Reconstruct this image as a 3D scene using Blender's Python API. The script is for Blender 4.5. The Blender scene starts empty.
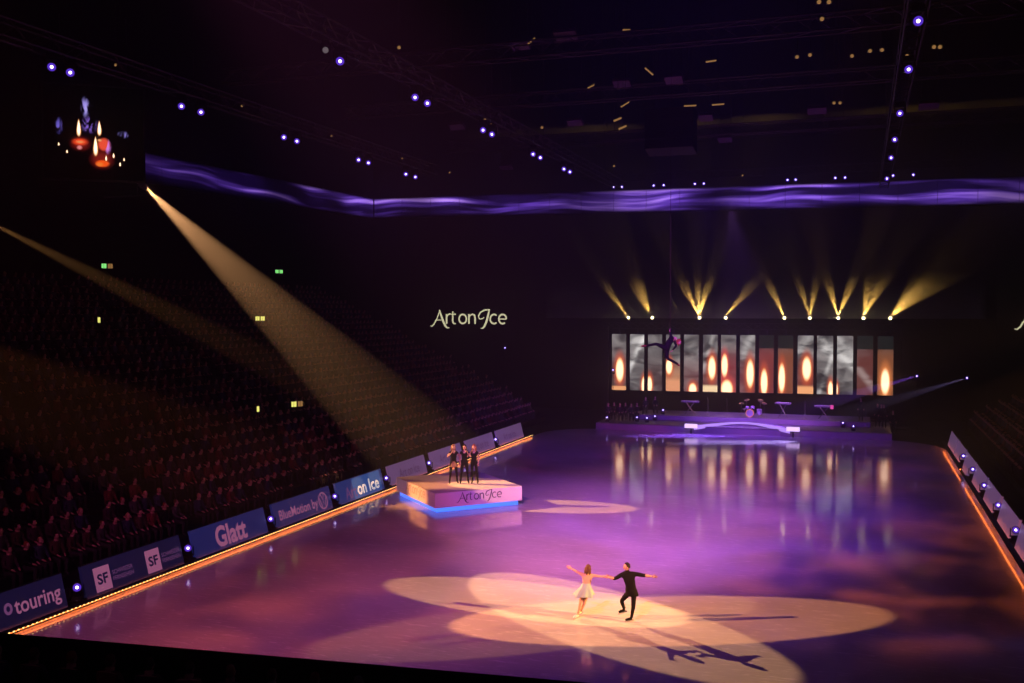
import bpy, math, random
from mathutils import Vector, Matrix
random.seed(7)
R = math.radians
SC = bpy.context.scene
COL = SC.collection

# ------------------------------------------------------------------ camera
EYE = Vector((0.0, 0.0, 9.2))
YAW = R(19.2)
PITCH = math.atan(30.5 / 1000)
FWD = Vector((-math.sin(YAW) * math.cos(PITCH), math.cos(YAW) * math.cos(PITCH), -math.sin(PITCH)))
RIGHT = Vector((math.cos(YAW), math.sin(YAW), 0))
UP = RIGHT.cross(FWD)
cd = bpy.data.cameras.new('camera')
cd.sensor_width = 36
cd.lens = 36 * 1000 / 1024
cd.clip_start = 0.1
cd.clip_end = 400
cam = bpy.data.objects.new('camera', cd)
cam.location = EYE
cam.rotation_euler = (R(90) - PITCH, 0, YAW)
COL.objects.link(cam)
SC.camera = cam

# ------------------------------------------------------------------ view, world
SC.view_settings.view_transform = 'Standard'
SC.view_settings.look = 'None'
SC.view_settings.exposure = 0.0
SC.view_settings.gamma = 1.0
SC.view_settings.use_curve_mapping = False
SC.cycles.use_denoising = True
SC.cycles.max_bounces = 6
SC.cycles.diffuse_bounces = 1
SC.cycles.glossy_bounces = 3
SC.cycles.volume_bounces = 0
SC.cycles.sample_clamp_indirect = 4
SC.cycles.use_light_tree = True
W = bpy.data.worlds.new('hall_dark')
SC.world = W
W.use_nodes = True
W.node_tree.nodes['Background'].inputs[0].default_value = (0.01, 0.008, 0.015, 1)
W.node_tree.nodes['Background'].inputs[1].default_value = 0.1

HAZE_DENSITY = 0.0036
HAZE_ANISO = 0.76


wv = W.node_tree.nodes.new('ShaderNodeVolumeScatter')      # thin stage haze in the whole hall
wv.inputs['Color'].default_value = (0.9, 0.88, 0.9, 1)
wv.inputs['Density'].default_value = HAZE_DENSITY
wv.inputs['Anisotropy'].default_value = HAZE_ANISO
W.node_tree.links.new(wv.outputs[0], W.node_tree.nodes['World Output'].inputs['Volume'])


def spot(name, loc, target, power, color, half, blend=0.05, radius=0.08, gobo=None):
    """A stage lamp's light: half = half angle of the beam in degrees; gobo = (scale, stretch, low, high, seed)."""
    d = bpy.data.lights.new(name, 'SPOT')
    d.energy = power
    d.color = color
    d.spot_size = R(half * 2)
    d.spot_blend = blend
    d.shadow_soft_size = radius
    o = bpy.data.objects.new(name, d)
    o.location = loc
    o.rotation_euler = (Vector(target) - Vector(loc)).to_track_quat('-Z', 'Y').to_euler()
    COL.objects.link(o)
    if gobo:
        sc_, st, lo, hi, seed = gobo
        d.use_nodes = True
        nt = d.node_tree
        em = nt.nodes['Emission']
        tc = nt.nodes.new('ShaderNodeTexCoord')
        mp = nt.nodes.new('ShaderNodeMapping')
        mp.inputs['Scale'].default_value = (sc_ * st, sc_, sc_)
        mp.inputs['Location'].default_value = (seed, seed * 1.7, seed * 0.6)
        nz = nt.nodes.new('ShaderNodeTexNoise')
        nz.inputs['Scale'].default_value = 1
        nz.inputs['Detail'].default_value = 3
        nz.inputs['Distortion'].default_value = 0.6
        mr = nt.nodes.new('ShaderNodeMapRange')
        mr.interpolation_type = 'SMOOTHSTEP'
        mr.inputs['From Min'].default_value = lo
        mr.inputs['From Max'].default_value = hi
        nt.links.new(tc.outputs['Normal'], mp.inputs['Vector'])
        nt.links.new(mp.outputs['Vector'], nz.inputs['Vector'])
        nt.links.new(nz.outputs['Fac'], mr.inputs['Value'])
        nt.links.new(mr.outputs['Result'], em.inputs['Strength'])
    return o


WARM = (1.0, 0.35, 0.10)
WARM2 = (1.0, 0.45, 0.13)
# four followspots cross on the skaters, three reach the singers' podium
spot('followspot_light', (-43, 52.6, 17.07), (-7.65, 29.29, 0), 200000, (1.0, 0.48, 0.19), 3.05, 0.06)
spot('followspot_light', (-43, 12, 15.5), (-6.0, 29.15, 0), 215000, WARM, 3.1, 0.05)
spot('followspot_light', (27, 26.3, 14.5), (-9.28, 29.93, 0), 200000, WARM2, 2.8, 0.05)
spot('followspot_light', (27, 57, 15), (-7.85, 28.41, 0), 62000, WARM2, 2.65, 0.05)
spot('followspot_light', (-43, 40, 14), (-14.9, 44.7, 0.6), 140000, WARM2, 2.7, 0.05)
spot('followspot_light', (27, 46, 15), (-18.6, 44.4, 1.0), 90000, WARM2, 2.2, 0.05)
spot('followspot_light', (-43, 28, 11), (-19.7, 43.0, 0.6), 105000, (1.0, 0.34, 0.08), 2.9, 0.9)
# violet and amber washes with cloud gobos, hung behind the camera
VIOLET = (0.22, 0.04, 1.0)
MAGENTA = (1.0, 0.25, 0.64)
ORANGE = (1.0, 0.17, 0.06)
spot('wash_light', (-8.7, 4, 21), (-9.3, 41, 0), 135000, MAGENTA, 11, 1.0, 0.4)
spot('wash_light', (-8.7, 4, 21), (-9.0, 44, 0), 14500, (0.85, 0.16, 0.70), 20, 0.9, 0.4)
spot('wash_light', (-16, 2, 21), (-17, 32, 0), 13000, (0.85, 0.12, 0.45), 22, 1.0, 0.4)  # plum wash, widened so its spill brightens the front rows
spot('wash_light', (-1, 4, 21), (-9, 55, 0), 150000, VIOLET, 16, 0.9, 0.4, (14, 0.5, 0.15, 0.75, 3.1))
spot('wash_light', (-8.7, 4, 21), (-8.7, 31, 0), 4000, VIOLET, 20, 0.9, 0.4)
spot('wash_light', (-16, 2, 21), (-15.0, 29, 0), 48000, (1.0, 0.14, 0.06), 13, 1.0, 0.3, (10, 0.6, 0.36, 0.78, 8.3))
spot('wash_light', (2, 2, 21), (-2.0, 44, 0), 70000, ORANGE, 14, 0.9, 0.3, (20, 0.6, 0.42, 0.76, 1.9))
spot('wash_light', (-12, 2, 21), (-11, 60, 0), 75000, (1.0, 0.06, 0.18), 13, 0.8, 0.3, (28, 0.5, 0.48, 0.74, 5.4))
spot('stage_light', (-8.7, 58, 16.5), (-8.7, 82.5, 0.8), 14000, VIOLET, 22, 0.9, 0.4)
spot('stage_light', (-8.5, 70, 16.5), (-7.5, 80.6, 1.4), 42000, (0.45, 0.15, 1.0), 20, 0.9, 0.3)


def pix(px, py, axis, val):
    """Point of the hall that the camera sees at a pixel of the 1024 x 683 picture, on the plane axis = val."""
    d = FWD + RIGHT * ((px - 512) / 1000) + UP * ((341.5 - py) / 1000)
    return EYE + d * ((val - EYE[axis]) / d[axis])


# ------------------------------------------------------------------ materials
def mat(name, col, rough=0.6, metal=0.0, vary=0.12, nscale=12.0, spec=0.5):
    m = bpy.data.materials.new(name)
    m.use_nodes = True
    nt = m.node_tree
    b = nt.nodes['Principled BSDF']
    b.inputs['Roughness'].default_value = rough
    b.inputs['Metallic'].default_value = metal
    b.inputs['Specular IOR Level'].default_value = spec
    tc = nt.nodes.new('ShaderNodeTexCoord')
    nz = nt.nodes.new('ShaderNodeTexNoise')
    nz.inputs['Scale'].default_value = nscale
    nz.inputs['Detail'].default_value = 3
    mx = nt.nodes.new('ShaderNodeMix')
    mx.data_type = 'RGBA'
    mx.inputs['A'].default_value = (*[c * (1 - vary) for c in col], 1)
    mx.inputs['B'].default_value = (*[min(1, c * (1 + vary)) for c in col], 1)
    nt.links.new(tc.outputs['Object'], nz.inputs['Vector'])
    nt.links.new(nz.outputs['Fac'], mx.inputs['Factor'])
    nt.links.new(mx.outputs['Result'], b.inputs['Base Color'])
    return m


def glow(name, col, strength, sample=False, base=(0.02, 0.02, 0.02)):
    m = bpy.data.materials.new(name)
    m.use_nodes = True
    b = m.node_tree.nodes['Principled BSDF']
    b.inputs['Base Color'].default_value = (*base, 1)
    b.inputs['Emission Color'].default_value = (*col, 1)
    b.inputs['Emission Strength'].default_value = strength
    m.cycles.emission_sampling = 'AUTO' if sample else 'NONE'
    return m


class Nodes:
    """Small helper to write math-node graphs."""
    def __init__(self, m):
        m.use_nodes = True
        self.nt = m.node_tree
        self.nt.nodes.clear()

    def n(self, t, **kw):
        x = self.nt.nodes.new(t)
        for k, v in kw.items():
            setattr(x, k, v)
        return x

    def put(self, sock, v):
        if hasattr(v, 'links'):
            self.nt.links.new(v, sock)
        else:
            sock.default_value = v

    def math(self, op, a, b=0.0, c=0.0):
        x = self.n('ShaderNodeMath', operation=op)
        for i, v in enumerate((a, b, c)):
            self.put(x.inputs[i], v)
        return x.outputs[0]

    def smooth(self, v, lo, hi, a=0.0, b=1.0):
        x = self.n('ShaderNodeMapRange', interpolation_type='SMOOTHSTEP')
        self.put(x.inputs['Value'], v)
        for k, q in (('From Min', lo), ('From Max', hi), ('To Min', a), ('To Max', b)):
            self.put(x.inputs[k], q)
        return x.outputs[0]

    def mix(self, f, a, b, mode='MIX'):
        x = self.n('ShaderNodeMix', data_type='RGBA', blend_type=mode)
        self.put(x.inputs['Factor'], f)
        for k, q in (('A', a), ('B', b)):
            self.put(x.inputs[k], q if hasattr(q, 'links') else (*q, 1))
        return x.outputs['Result']

    def noise(self, vec, scale, detail=3, dist=0.0):
        x = self.n('ShaderNodeTexNoise')
        self.put(x.inputs['Vector'], vec)
        x.inputs['Scale'].default_value = scale
        x.inputs['Detail'].default_value = detail
        x.inputs['Distortion'].default_value = dist
        return x.outputs['Fac']

    def mapping(self, vec, loc=(0, 0, 0), rot=(0, 0, 0), scale=(1, 1, 1)):
        x = self.n('ShaderNodeMapping')
        self.put(x.inputs['Vector'], vec)
        x.inputs['Location'].default_value = loc
        x.inputs['Rotation'].default_value = rot
        x.inputs['Scale'].default_value = scale
        return x.outputs[0]

    def uv(self):
        tc = self.n('ShaderNodeTexCoord')
        sp = self.n('ShaderNodeSeparateXYZ')
        self.nt.links.new(tc.outputs['UV'], sp.inputs[0])
        return tc.outputs['UV'], sp.outputs[0], sp.outputs[1]

    def ellipse(self, u, v, cx, cy, rx, ry):
        a = self.math('DIVIDE', self.math('SUBTRACT', u, cx), rx)
        b = self.math('DIVIDE', self.math('SUBTRACT', v, cy), ry)
        return self.math('SQRT', self.math('ADD', self.math('MULTIPLY', a, a), self.math('MULTIPLY', b, b)))

    def emit(self, col, strength, m, sample=True):
        e = self.n('ShaderNodeEmission')
        self.put(e.inputs['Color'], col)
        self.put(e.inputs['Strength'], strength)
        o = self.n('ShaderNodeOutputMaterial')
        self.nt.links.new(e.outputs[0], o.inputs['Surface'])
        m.cycles.emission_sampling = 'AUTO' if sample else 'NONE'


M = {}
M['black'] = mat('black_metal', (0.008, 0.008, 0.009), 0.6, spec=0.2)
M['dark'] = mat('dark_steel', (0.03, 0.03, 0.032), 0.45, 0.6)
M['alu'] = mat('truss_aluminium', (0.035, 0.035, 0.037), 0.5, 0.6)
M['cable'] = mat('cable', (0.015, 0.015, 0.015), 0.7)
M['concrete'] = mat('dark_concrete', (0.014, 0.013, 0.014), 0.95, 0, 0.2, 2, 0.1)
M['wall'] = mat('black_wall_cloth', (0.003, 0.0027, 0.003), 1.0, 0, 0.25, 1, 0.05)
M['bench'] = mat('bench_plastic', (0.012, 0.009, 0.010), 0.9, spec=0.1)
M['board_blue'] = None
M['skin'] = mat('skin', (0.62, 0.36, 0.25), 0.5, 0, 0.06)
M['skin_dim'] = mat('darkened_skin', (0.55, 0.31, 0.23), 0.7, 0, 0.06, spec=0.2)  # skin colour darkened so figures in the dark hall look dim
M['lips'] = mat('lips', (0.35, 0.08, 0.07), 0.5)
M['eye'] = mat('eye', (0.03, 0.02, 0.02), 0.3)
M['cloth_black'] = mat('black_cloth', (0.010, 0.009, 0.011), 0.9, spec=0.08)
M['cloth_dark'] = mat('charcoal_cloth', (0.03, 0.026, 0.03), 0.9, spec=0.1)
M['mint'] = mat('pale_mint_cloth', (0.30, 0.43, 0.44), 0.7)
M['boot_white'] = mat('white_boot', (0.75, 0.73, 0.68), 0.4)
M['blade'] = mat('skate_blade', (0.6, 0.6, 0.62), 0.25, 1.0)
M['hair_brown'] = mat('brown_hair', (0.10, 0.045, 0.02), 0.6, 0, 0.3, 40, 0.15)
M['hair_dark'] = mat('dark_hair', (0.02, 0.013, 0.01), 0.6, 0, 0.3, 40, 0.1)
M['hair_blond'] = mat('blond_hair', (0.42, 0.25, 0.10), 0.6, 0, 0.25, 40, 0.2)
M['hair_red'] = mat('red_hair', (0.30, 0.07, 0.03), 0.6, 0, 0.25, 40, 0.2)
M['red_cloth'] = mat('dark_red_cloth', (0.16, 0.015, 0.02), 0.8)
M['purple_cloth'] = mat('plum_cloth', (0.045, 0.014, 0.032), 0.85)
M['brown_cloth'] = mat('brown_cloth', (0.06, 0.03, 0.02), 0.85)
M['navy_cloth'] = mat('navy_cloth', (0.02, 0.025, 0.07), 0.85)
M['grey_cloth'] = mat('grey_cloth', (0.06, 0.055, 0.06), 0.85)
M['podium'] = mat('podium_white', (0.76, 0.70, 0.73), 0.5, 0, 0.04, 3)
M['print_dark'] = mat('dark_print', (0.05, 0.025, 0.07), 0.6)
M['chrome'] = mat('chrome', (0.7, 0.7, 0.72), 0.15, 1.0)
M['drum'] = mat('drum_shell', (0.30, 0.26, 0.34), 0.3)
M['keys'] = mat('keyboard_case', (0.16, 0.15, 0.18), 0.4)
M['stage'] = mat('stage_deck', (0.11, 0.10, 0.12), 0.45, 0, 0.1, 2)
M['stage_face'] = mat('stage_fascia', (0.22, 0.20, 0.25), 0.6, 0, 0.1, 2)
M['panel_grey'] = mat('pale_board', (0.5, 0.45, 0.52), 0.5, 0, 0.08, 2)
M['panel_grey'].node_tree.nodes['Principled BSDF'].inputs['Emission Color'].default_value = (0.085, 0.045, 0.115, 1)  # even violet glow added to brighten the pale boards beyond the wash
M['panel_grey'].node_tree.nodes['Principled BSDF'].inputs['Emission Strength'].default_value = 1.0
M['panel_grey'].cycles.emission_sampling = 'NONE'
M['plate_violet_tint'] = mat('violet_light_tint', (0.06, 0.04, 0.075), 0.6)  # violet light on the roof plates put into their base colour
M['lens_violet'] = glow('lamp_lens_violet', (0.16, 0.05, 1.0), 0.6)
M['lens_white'] = glow('lamp_lens_core', (0.72, 0.58, 1.0), 5.0)
M['lens_warm'] = glow('lamp_lens_warm', (1.0, 0.80, 0.42), 12.0)
M['lens_amber'] = glow('work_lamp_amber', (1.0, 0.50, 0.16), 0.30)
M['lens_dim'] = glow('lamp_lens_dim', (0.6, 0.5, 0.55), 0.2)
M['exit_green'] = glow('exit_sign_green', (0.25, 0.85, 0.22), 1.2)
M['exit_yellow'] = glow('exit_sign_yellow', (0.85, 0.80, 0.18), 1.2)
M['sign_letters'] = glow('sign_letters', (0.90, 0.85, 0.52), 0.8)  # letters glow to stand in for the light thrown on them
M['led_orange'] = glow('orange_led', (1.0, 0.18, 0.03), 9.0, True)
M['led_bead'] = glow('warm_led_bead', (1.0, 0.58, 0.20), 3.2)
M['led_blue'] = glow('blue_led', (0.05, 0.17, 1.0), 1.7, True)
M['led_lilac'] = glow('lilac_led', (0.50, 0.27, 1.0), 1.2, True)
M['led_lilac_bright'] = glow('bright_lilac_led', (0.72, 0.48, 1.0), 1.7, True)
M['amber_ring'] = glow('amber_reflex', (1.0, 0.25, 0.03), 1.2)  # amber reflection on the drum hoop, painted as a glow
M['magenta_glow'] = glow('magenta_lamp', (1.0, 0.08, 0.45), 0.9)


# ------------------------------------------------------------------ mesh builder
class MB:
    def __init__(self):
        self.v, self.f, self.m, self.uvs = [], [], [], {}

    def _add(self, vs, fs, mi=0):
        b = len(self.v)
        self.v += [Vector(p) for p in vs]
        for f in fs:
            self.f.append(tuple(b + i for i in f))
            self.m.append(mi)

    def box(self, c, s, mi=0, rot=None):
        c = Vector(c)
        hx, hy, hz = s[0] / 2, s[1] / 2, s[2] / 2
        vs = [Vector((x, y, z)) for x in (-hx, hx) for y in (-hy, hy) for z in (-hz, hz)]
        if rot is not None:
            vs = [rot @ p for p in vs]
        self._add([c + p for p in vs], [(0, 1, 3, 2), (4, 6, 7, 5), (0, 4, 5, 1), (2, 3, 7, 6), (0, 2, 6, 4), (1, 5, 7, 3)], mi)
        return self

    def tube(self, pts, r, n=6, mi=0, caps=True):
        pts = [Vector(p) for p in pts]
        rs = r if isinstance(r, (list, tuple)) else [r] * len(pts)
        rings = []
        up = Vector((0, 0, 1))
        for i, p in enumerate(pts):
            d = (pts[min(i + 1, len(pts) - 1)] - pts[max(i - 1, 0)]).normalized()
            a = d.cross(up)
            if a.length < 0.05:
                a = d.cross(Vector((1, 0, 0)))
            a.normalize()
            b = d.cross(a)
            rings.append([p + (a * math.cos(2 * math.pi * k / n) + b * math.sin(2 * math.pi * k / n)) * rs[i] for k in range(n)])
        vs = [q for rg in rings for q in rg]
        fs = []
        for i in range(len(pts) - 1):
            for k in range(n):
                k2 = (k + 1) % n
                fs.append((i * n + k, i * n + k2, (i + 1) * n + k2, (i + 1) * n + k))
        if caps:
            fs.append(tuple(reversed(range(n))))
            fs.append(tuple((len(pts) - 1) * n + k for k in range(n)))
        self._add(vs, fs, mi)
        return self

    def lathe(self, prof, n=12, mi=0, M4=None, close=True):
        """prof: (radius, z) pairs about local z, moved by the matrix M4."""
        vs, fs = [], []
        for r, z in prof:
            for k in range(n):
                a = 2 * math.pi * k / n
                vs.append(Vector((r * math.cos(a), r * math.sin(a), z)))
        for i in range(len(prof) - 1):
            for k in range(n):
                k2 = (k + 1) % n
                fs.append((i * n + k, i * n + k2, (i + 1) * n + k2, (i + 1) * n + k))
        if close:
            fs.append(tuple(reversed(range(n))))
            fs.append(tuple((len(prof) - 1) * n + k for k in range(n)))
        if M4 is not None:
            vs = [M4 @ p for p in vs]
        self._add(vs, fs, mi)
        return self

    def sphere(self, c, r, n=10, mi=0, rot=None, warp=None):
        r = r if isinstance(r, (tuple, list)) else (r, r, r)
        c = Vector(c)
        h = max(4, n // 2 + 1)
        vs, fs = [], []
        for i in range(h + 1):
            t = math.pi * i / h
            for k in range(n):
                a = 2 * math.pi * k / n
                p = Vector((math.sin(t) * math.cos(a), math.sin(t) * math.sin(a), math.cos(t)))
                if warp:
                    p = warp(p)
                p = Vector((p.x * r[0], p.y * r[1], p.z * r[2]))
                if rot is not None:
                    p = rot @ p
                vs.append(c + p)
        for i in range(h):
            for k in range(n):
                k2 = (k + 1) % n
                fs.append((i * n + k, (i + 1) * n + k, (i + 1) * n + k2, i * n + k2))
        self._add(vs, fs, mi)
        return self

    def ribbon(self, pts, ws, O, X, Z, N, th=0.0, mi=0):
        """A pen stroke: 2-D points with widths, laid on the plane O + x X + z Z, raised by th along N."""
        L, Rr = [], []
        P = [Vector((a, b)) for a, b in pts]
        for i, p in enumerate(P):
            d = P[min(i + 1, len(P) - 1)] - P[max(i - 1, 0)]
            d.normalize()
            nrm = Vector((-d.y, d.x))
            w = ws[i] if isinstance(ws, (list, tuple)) else ws
            L.append(p + nrm * w / 2)
            Rr.append(p - nrm * w / 2)
        to = lambda q, t: O + X * q.x + Z * q.y + N * t
        n = len(P)
        vs = [to(q, th) for q in L] + [to(q, th) for q in Rr]
        fs = [(i, n + i, n + i + 1, i + 1) for i in range(n - 1)]
        self._add(vs, fs, mi)
        return self

    def mesh_data(self, me, mi=0, M4=None):
        vs = [v.co.copy() for v in me.vertices]
        if M4 is not None:
            vs = [M4 @ p for p in vs]
        self._add(vs, [tuple(p.vertices) for p in me.polygons], mi)
        return self

    def quad_uv(self, a, b, c, d, mi=0):
        i = len(self.f)
        self._add([a, b, c, d], [(0, 1, 2, 3)], mi)
        self.uvs[i] = [(0, 0), (1, 0), (1, 1), (0, 1)]
        return self

    def build(self, name, mats, parent=None, smooth=False, loc=None):
        me = bpy.data.meshes.new(name)
        me.from_pydata([tuple(p) for p in self.v], [], self.f)
        for m in (mats if isinstance(mats, (list, tuple)) else [mats]):
            me.materials.append(m)
        for i, p in enumerate(me.polygons):
            p.material_index = self.m[i]
            p.use_smooth = smooth
        if self.uvs:
            ul = me.uv_layers.new(name='UVMap')
            for fi, uv in self.uvs.items():
                for li, q in zip(me.polygons[fi].loop_indices, uv):
                    ul.data[li].uv = q
        me.validate()
        me.update()
        o = bpy.data.objects.new(name, me)
        if loc is not None:
            o.location = loc
        COL.objects.link(o)
        if parent is not None:
            o.parent = parent
        return o


def tag(o, label=None, cat=None, group=None, kind=None):
    if label:
        o['label'] = label
    if cat:
        o['category'] = cat
    if group:
        o['group'] = group
    if kind:
        o['kind'] = kind
    return o


def thing(name, label, cat, loc=(0, 0, 0), rotz=0.0, group=None):
    o = bpy.data.objects.new(name, None)
    o.location = loc
    o.rotation_euler = (0, 0, rotz)
    o.empty_display_size = 0.2
    COL.objects.link(o)
    return tag(o, label, cat, group)


KIDS = {}


def kids(o):
    return [c for c in bpy.data.objects if c.parent == o]


def copy_tree(o, kidmap, loc, rot, label=None, group=None):
    c = o.copy()
    COL.objects.link(c)
    c.location = loc
    c.rotation_euler = rot
    if label:
        c['label'] = label
    if group:
        c['group'] = group
    for ch, subs in kidmap:
        d = ch.copy()
        COL.objects.link(d)
        d.parent = c
        for s in subs:
            e = s.copy()
            COL.objects.link(e)
            e.parent = d
    return c


def kidmap(o):
    return [(c, kids(c)) for c in kids(o)]


def ordinal(i):
    return ['first', 'second', 'third', 'fourth', 'fifth', 'sixth', 'seventh', 'eighth', 'ninth', 'tenth', 'eleventh', 'twelfth', 'thirteenth', 'fourteenth', 'fifteenth', 'sixteenth', 'seventeenth', 'eighteenth', 'nineteenth', 'twentieth', 'twenty-first', 'twenty-second', 'twenty-third', 'twenty-fourth', 'twenty-fifth', 'twenty-sixth', 'twenty-seventh', 'twenty-eighth', 'twenty-ninth', 'thirtieth'][i]


def font_mesh(body, bold=0.0, sx=1.0, shear=0.0, extrude=0.0):
    """Lettering as a mesh in the xy plane, cap height about 0.7, starting at x = 0."""
    c = bpy.data.curves.new('lettering', 'FONT')
    c.body = body
    c.offset = bold
    c.shear = shear
    c.resolution_u = 3
    c.extrude = extrude
    o = bpy.data.objects.new('lettering', c)
    COL.objects.link(o)
    bpy.context.view_layer.update()
    dg = bpy.context.evaluated_depsgraph_get()
    me = bpy.data.meshes.new_from_object(o.evaluated_get(dg))
    bpy.data.objects.remove(o)
    bpy.data.curves.remove(c)
    for v in me.vertices:
        v.co.x *= sx
    xs = [v.co.x for v in me.vertices]
    ys = [v.co.y for v in me.vertices]
    return me, min(xs), max(xs), min(ys), max(ys)


def put_text(mb, body, x0, z0, x1, z1, N=0.0, bold=0.0, mi=0):
    """Fit lettering into the box (x0..x1, z0..z1) on a local plane y = N, read from -y."""
    me, a, b, c, d = font_mesh(body, bold)
    M4 = Matrix(((((x1 - x0) / (b - a)), 0, 0, x0 - a * (x1 - x0) / (b - a)),
                 (0, 0, 0, N),
                 (0, (z1 - z0) / (d - c), 0, z0 - c * (z1 - z0) / (d - c)),
                 (0, 0, 0, 1)))
    mb.mesh_data(me, mi, M4)
    bpy.data.meshes.remove(me)


def arc(cx, cy, rx, ry, a0, a1, n=10):
    return [(cx + rx * math.cos(R(a0 + (a1 - a0) * i / n)), cy + ry * math.sin(R(a0 + (a1 - a0) * i / n))) for i in range(n + 1)]


def art_on_ice(mb, O, X, Z, N, width, th=0.01, mi=0):
    """The show's flowing word mark, drawn with pen strokes; 560 units wide, baseline at 0, x-height 68."""
    s = width / 560.0
    def st(pts, ws):
        mb.ribbon([(a * s, b * s) for a, b in pts], [w * s for w in ws] if isinstance(ws, list) else ws * s, O, X, Z, N, th, mi)
    # A with a swash at both feet
    st([(0, -14), (14, -18), (30, -4), (52, 34), (75, 93)], [3, 8, 9, 8, 6])
    st([(70, 95), (82, 60), (98, 18), (114, -14), (128, -28), (146, -27)], [7, 13, 15, 14, 10, 4])
    st([(38, 22), (64, 25), (94, 26)], [5, 6, 5])
    # r
    st([(124, 0), (124, 66)], 12)
    st([(124, 40), (134, 60), (146, 67), (156, 65)], [5, 9, 11, 8])
    # t
    st([(170, 84), (169, 18), (175, 2), (192, 1)], [9, 12, 11, 6])
    st([(158, 64), (192, 65)], [7, 8])
    # o
    st(arc(243, 33, 27, 31, 0, 360, 20), 11)
    # n
    st([(288, 0), (288, 66)], 12)
    st([(288, 38), (298, 58), (314, 65), (329, 58), (333, 40), (333, 0)], [5, 9, 11, 12, 12, 12])
    # I as a tall swash
    st([(400, 46), (384, 34), (364, 34), (357, 52), (372, 78), (402, 93), (440, 96)], [4, 8, 8, 9, 10, 10, 7])
    st([(436, 97), (428, 60), (414, 12), (400, -18), (386, -31), (374, -29)], [8, 14, 15, 13, 9, 4])
    # c
    st(arc(470, 33, 28, 31, 48, 312, 14), [6] + [11] * 13 + [6])
    # e
    st(arc(531, 33, 27, 31, 0, 312, 18), [9] + [11] * 17 + [6])
    st([(504, 33), (558, 33)], 8)


# ------------------------------------------------------------------ the hall shell
XL, XR, YB, YN, ZC = -46.5, 29.0, 91.0, -14.0, 24.5


def struct(name, mb, m, parent=None):
    o = mb.build(name, m, parent)
    if parent is None:
        o['kind'] = 'structure'
    return o


struct('floor', MB().box(((XL + XR) / 2, (YB + YN) / 2, -0.15), (XR - XL, YB - YN, 0.2)), M['concrete'])
struct('ceiling', MB().box(((XL + XR) / 2, (YB + YN) / 2, ZC + 0.1), (XR - XL, YB - YN, 0.2)), M['wall'])
struct('wall_left', MB().box((XL - 0.1, (YB + YN) / 2, ZC / 2), (0.2, YB - YN, ZC + 0.4)), M['wall'])
struct('wall_right', MB().box((XR + 0.1, (YB + YN) / 2, ZC / 2), (0.2, YB - YN, ZC + 0.4)), M['wall'])
struct('wall_back', MB().box(((XL + XR) / 2, YB + 0.1, ZC / 2), (XR - XL + 0.4, 0.2, ZC + 0.4)), M['wall'])
struct('wall_front', MB().box(((XL + XR) / 2, YN - 0.1, ZC / 2), (XR - XL + 0.4, 0.2, ZC + 0.4)), M['wall'])

# the ice sheet, rounded far corners
ice_m = bpy.data.materials.new('rink_ice')
q = Nodes(ice_m)
tc = q.n('ShaderNodeTexCoord')
cloud = q.noise(q.mapping(tc.outputs['Object'], scale=(1, 1.6, 1)), 0.25, 4, 0.5)
scr = q.noise(q.mapping(tc.outputs['Object'], rot=(0, 0, 0.5), scale=(1.5, 9, 1)), 1.2, 5, 1.2)
scr2 = q.noise(q.mapping(tc.outputs['Object'], rot=(0, 0, -0.9), scale=(1.2, 8, 1)), 1.0, 5, 1.5)
col = q.mix(cloud, (0.44, 0.44, 0.49), (0.68, 0.68, 0.72))
sc_mask = q.smooth(q.math('MAXIMUM', scr, scr2), 0.56, 0.74)
col = q.mix(q.math('MULTIPLY', sc_mask, 0.8), col, (0.84, 0.84, 0.88))
bs = q.n('ShaderNodeBsdfPrincipled')
q.put(bs.inputs['Base Color'], col)
q.put(bs.inputs['Roughness'], q.math('ADD', q.smooth(cloud, 0.3, 0.7, 0.07, 0.12), q.math('MULTIPLY', sc_mask, 0.1)))
bs.inputs['IOR'].default_value = 1.31
bp = q.n('ShaderNodeBump')
bp.inputs['Strength'].default_value = 0.03
bp.inputs['Distance'].default_value = 0.05
q.put(bp.inputs['Height'], cloud)
q.put(bs.inputs['Normal'], bp.outputs[0])
out = q.n('ShaderNodeOutputMaterial')
q.nt.links.new(bs.outputs[0], out.inputs[0])


def ice_outline():
    x0, x1, y0, y1, r = -22.72, 5.48, 18.0, 76.0, 4.5
    pts = [(x0, y0), (x1, y0)]
    pts += [(x1 - r + r * math.cos(R(a)), y1 - r + r * math.sin(R(a))) for a in range(0, 91, 15)]
    pts += [(x0 + r - r * math.sin(R(a)), y1 - r + r * math.cos(R(a))) for a in range(0, 91, 15)]
    return pts


io = ice_outline()
mb = MB()
n = len(io)
mb._add([(x, y, 0) for x, y in io] + [(x, y, -0.06) for x, y in io],
        [tuple(range(n))] + [(i, n + i, n + (i + 1) % n, (i + 1) % n) for i in range(n)])
ice = struct('ice_floor', mb, ice_m)

# tiered stands: concrete steps with benches
def stand(name, side, y0, y1, rows):
    o = bpy.data.objects.new(name, None)
    COL.objects.link(o)
    o['kind'] = 'structure'
    base = -24.9 if side < 0 else 7.7
    for r in range(rows):
        x = base + side * (0.85 * r + 0.425)
        z = 0.35 + 0.42 * r
        MB().box((x, (y0 + y1) / 2, z / 2 - 0.02), (0.85, y1 - y0, z + 0.04)).build('step', M['concrete'], o)
        MB().box((x + side * 0.2, (y0 + y1) / 2, z + 0.22), (0.36, y1 - y0, 0.4)).build('bench', M['bench'], o)
    return o


stand('grandstand_left', -1, 8, 80, 24)
stand('grandstand_right', 1, 24, 84, 23)

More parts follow.
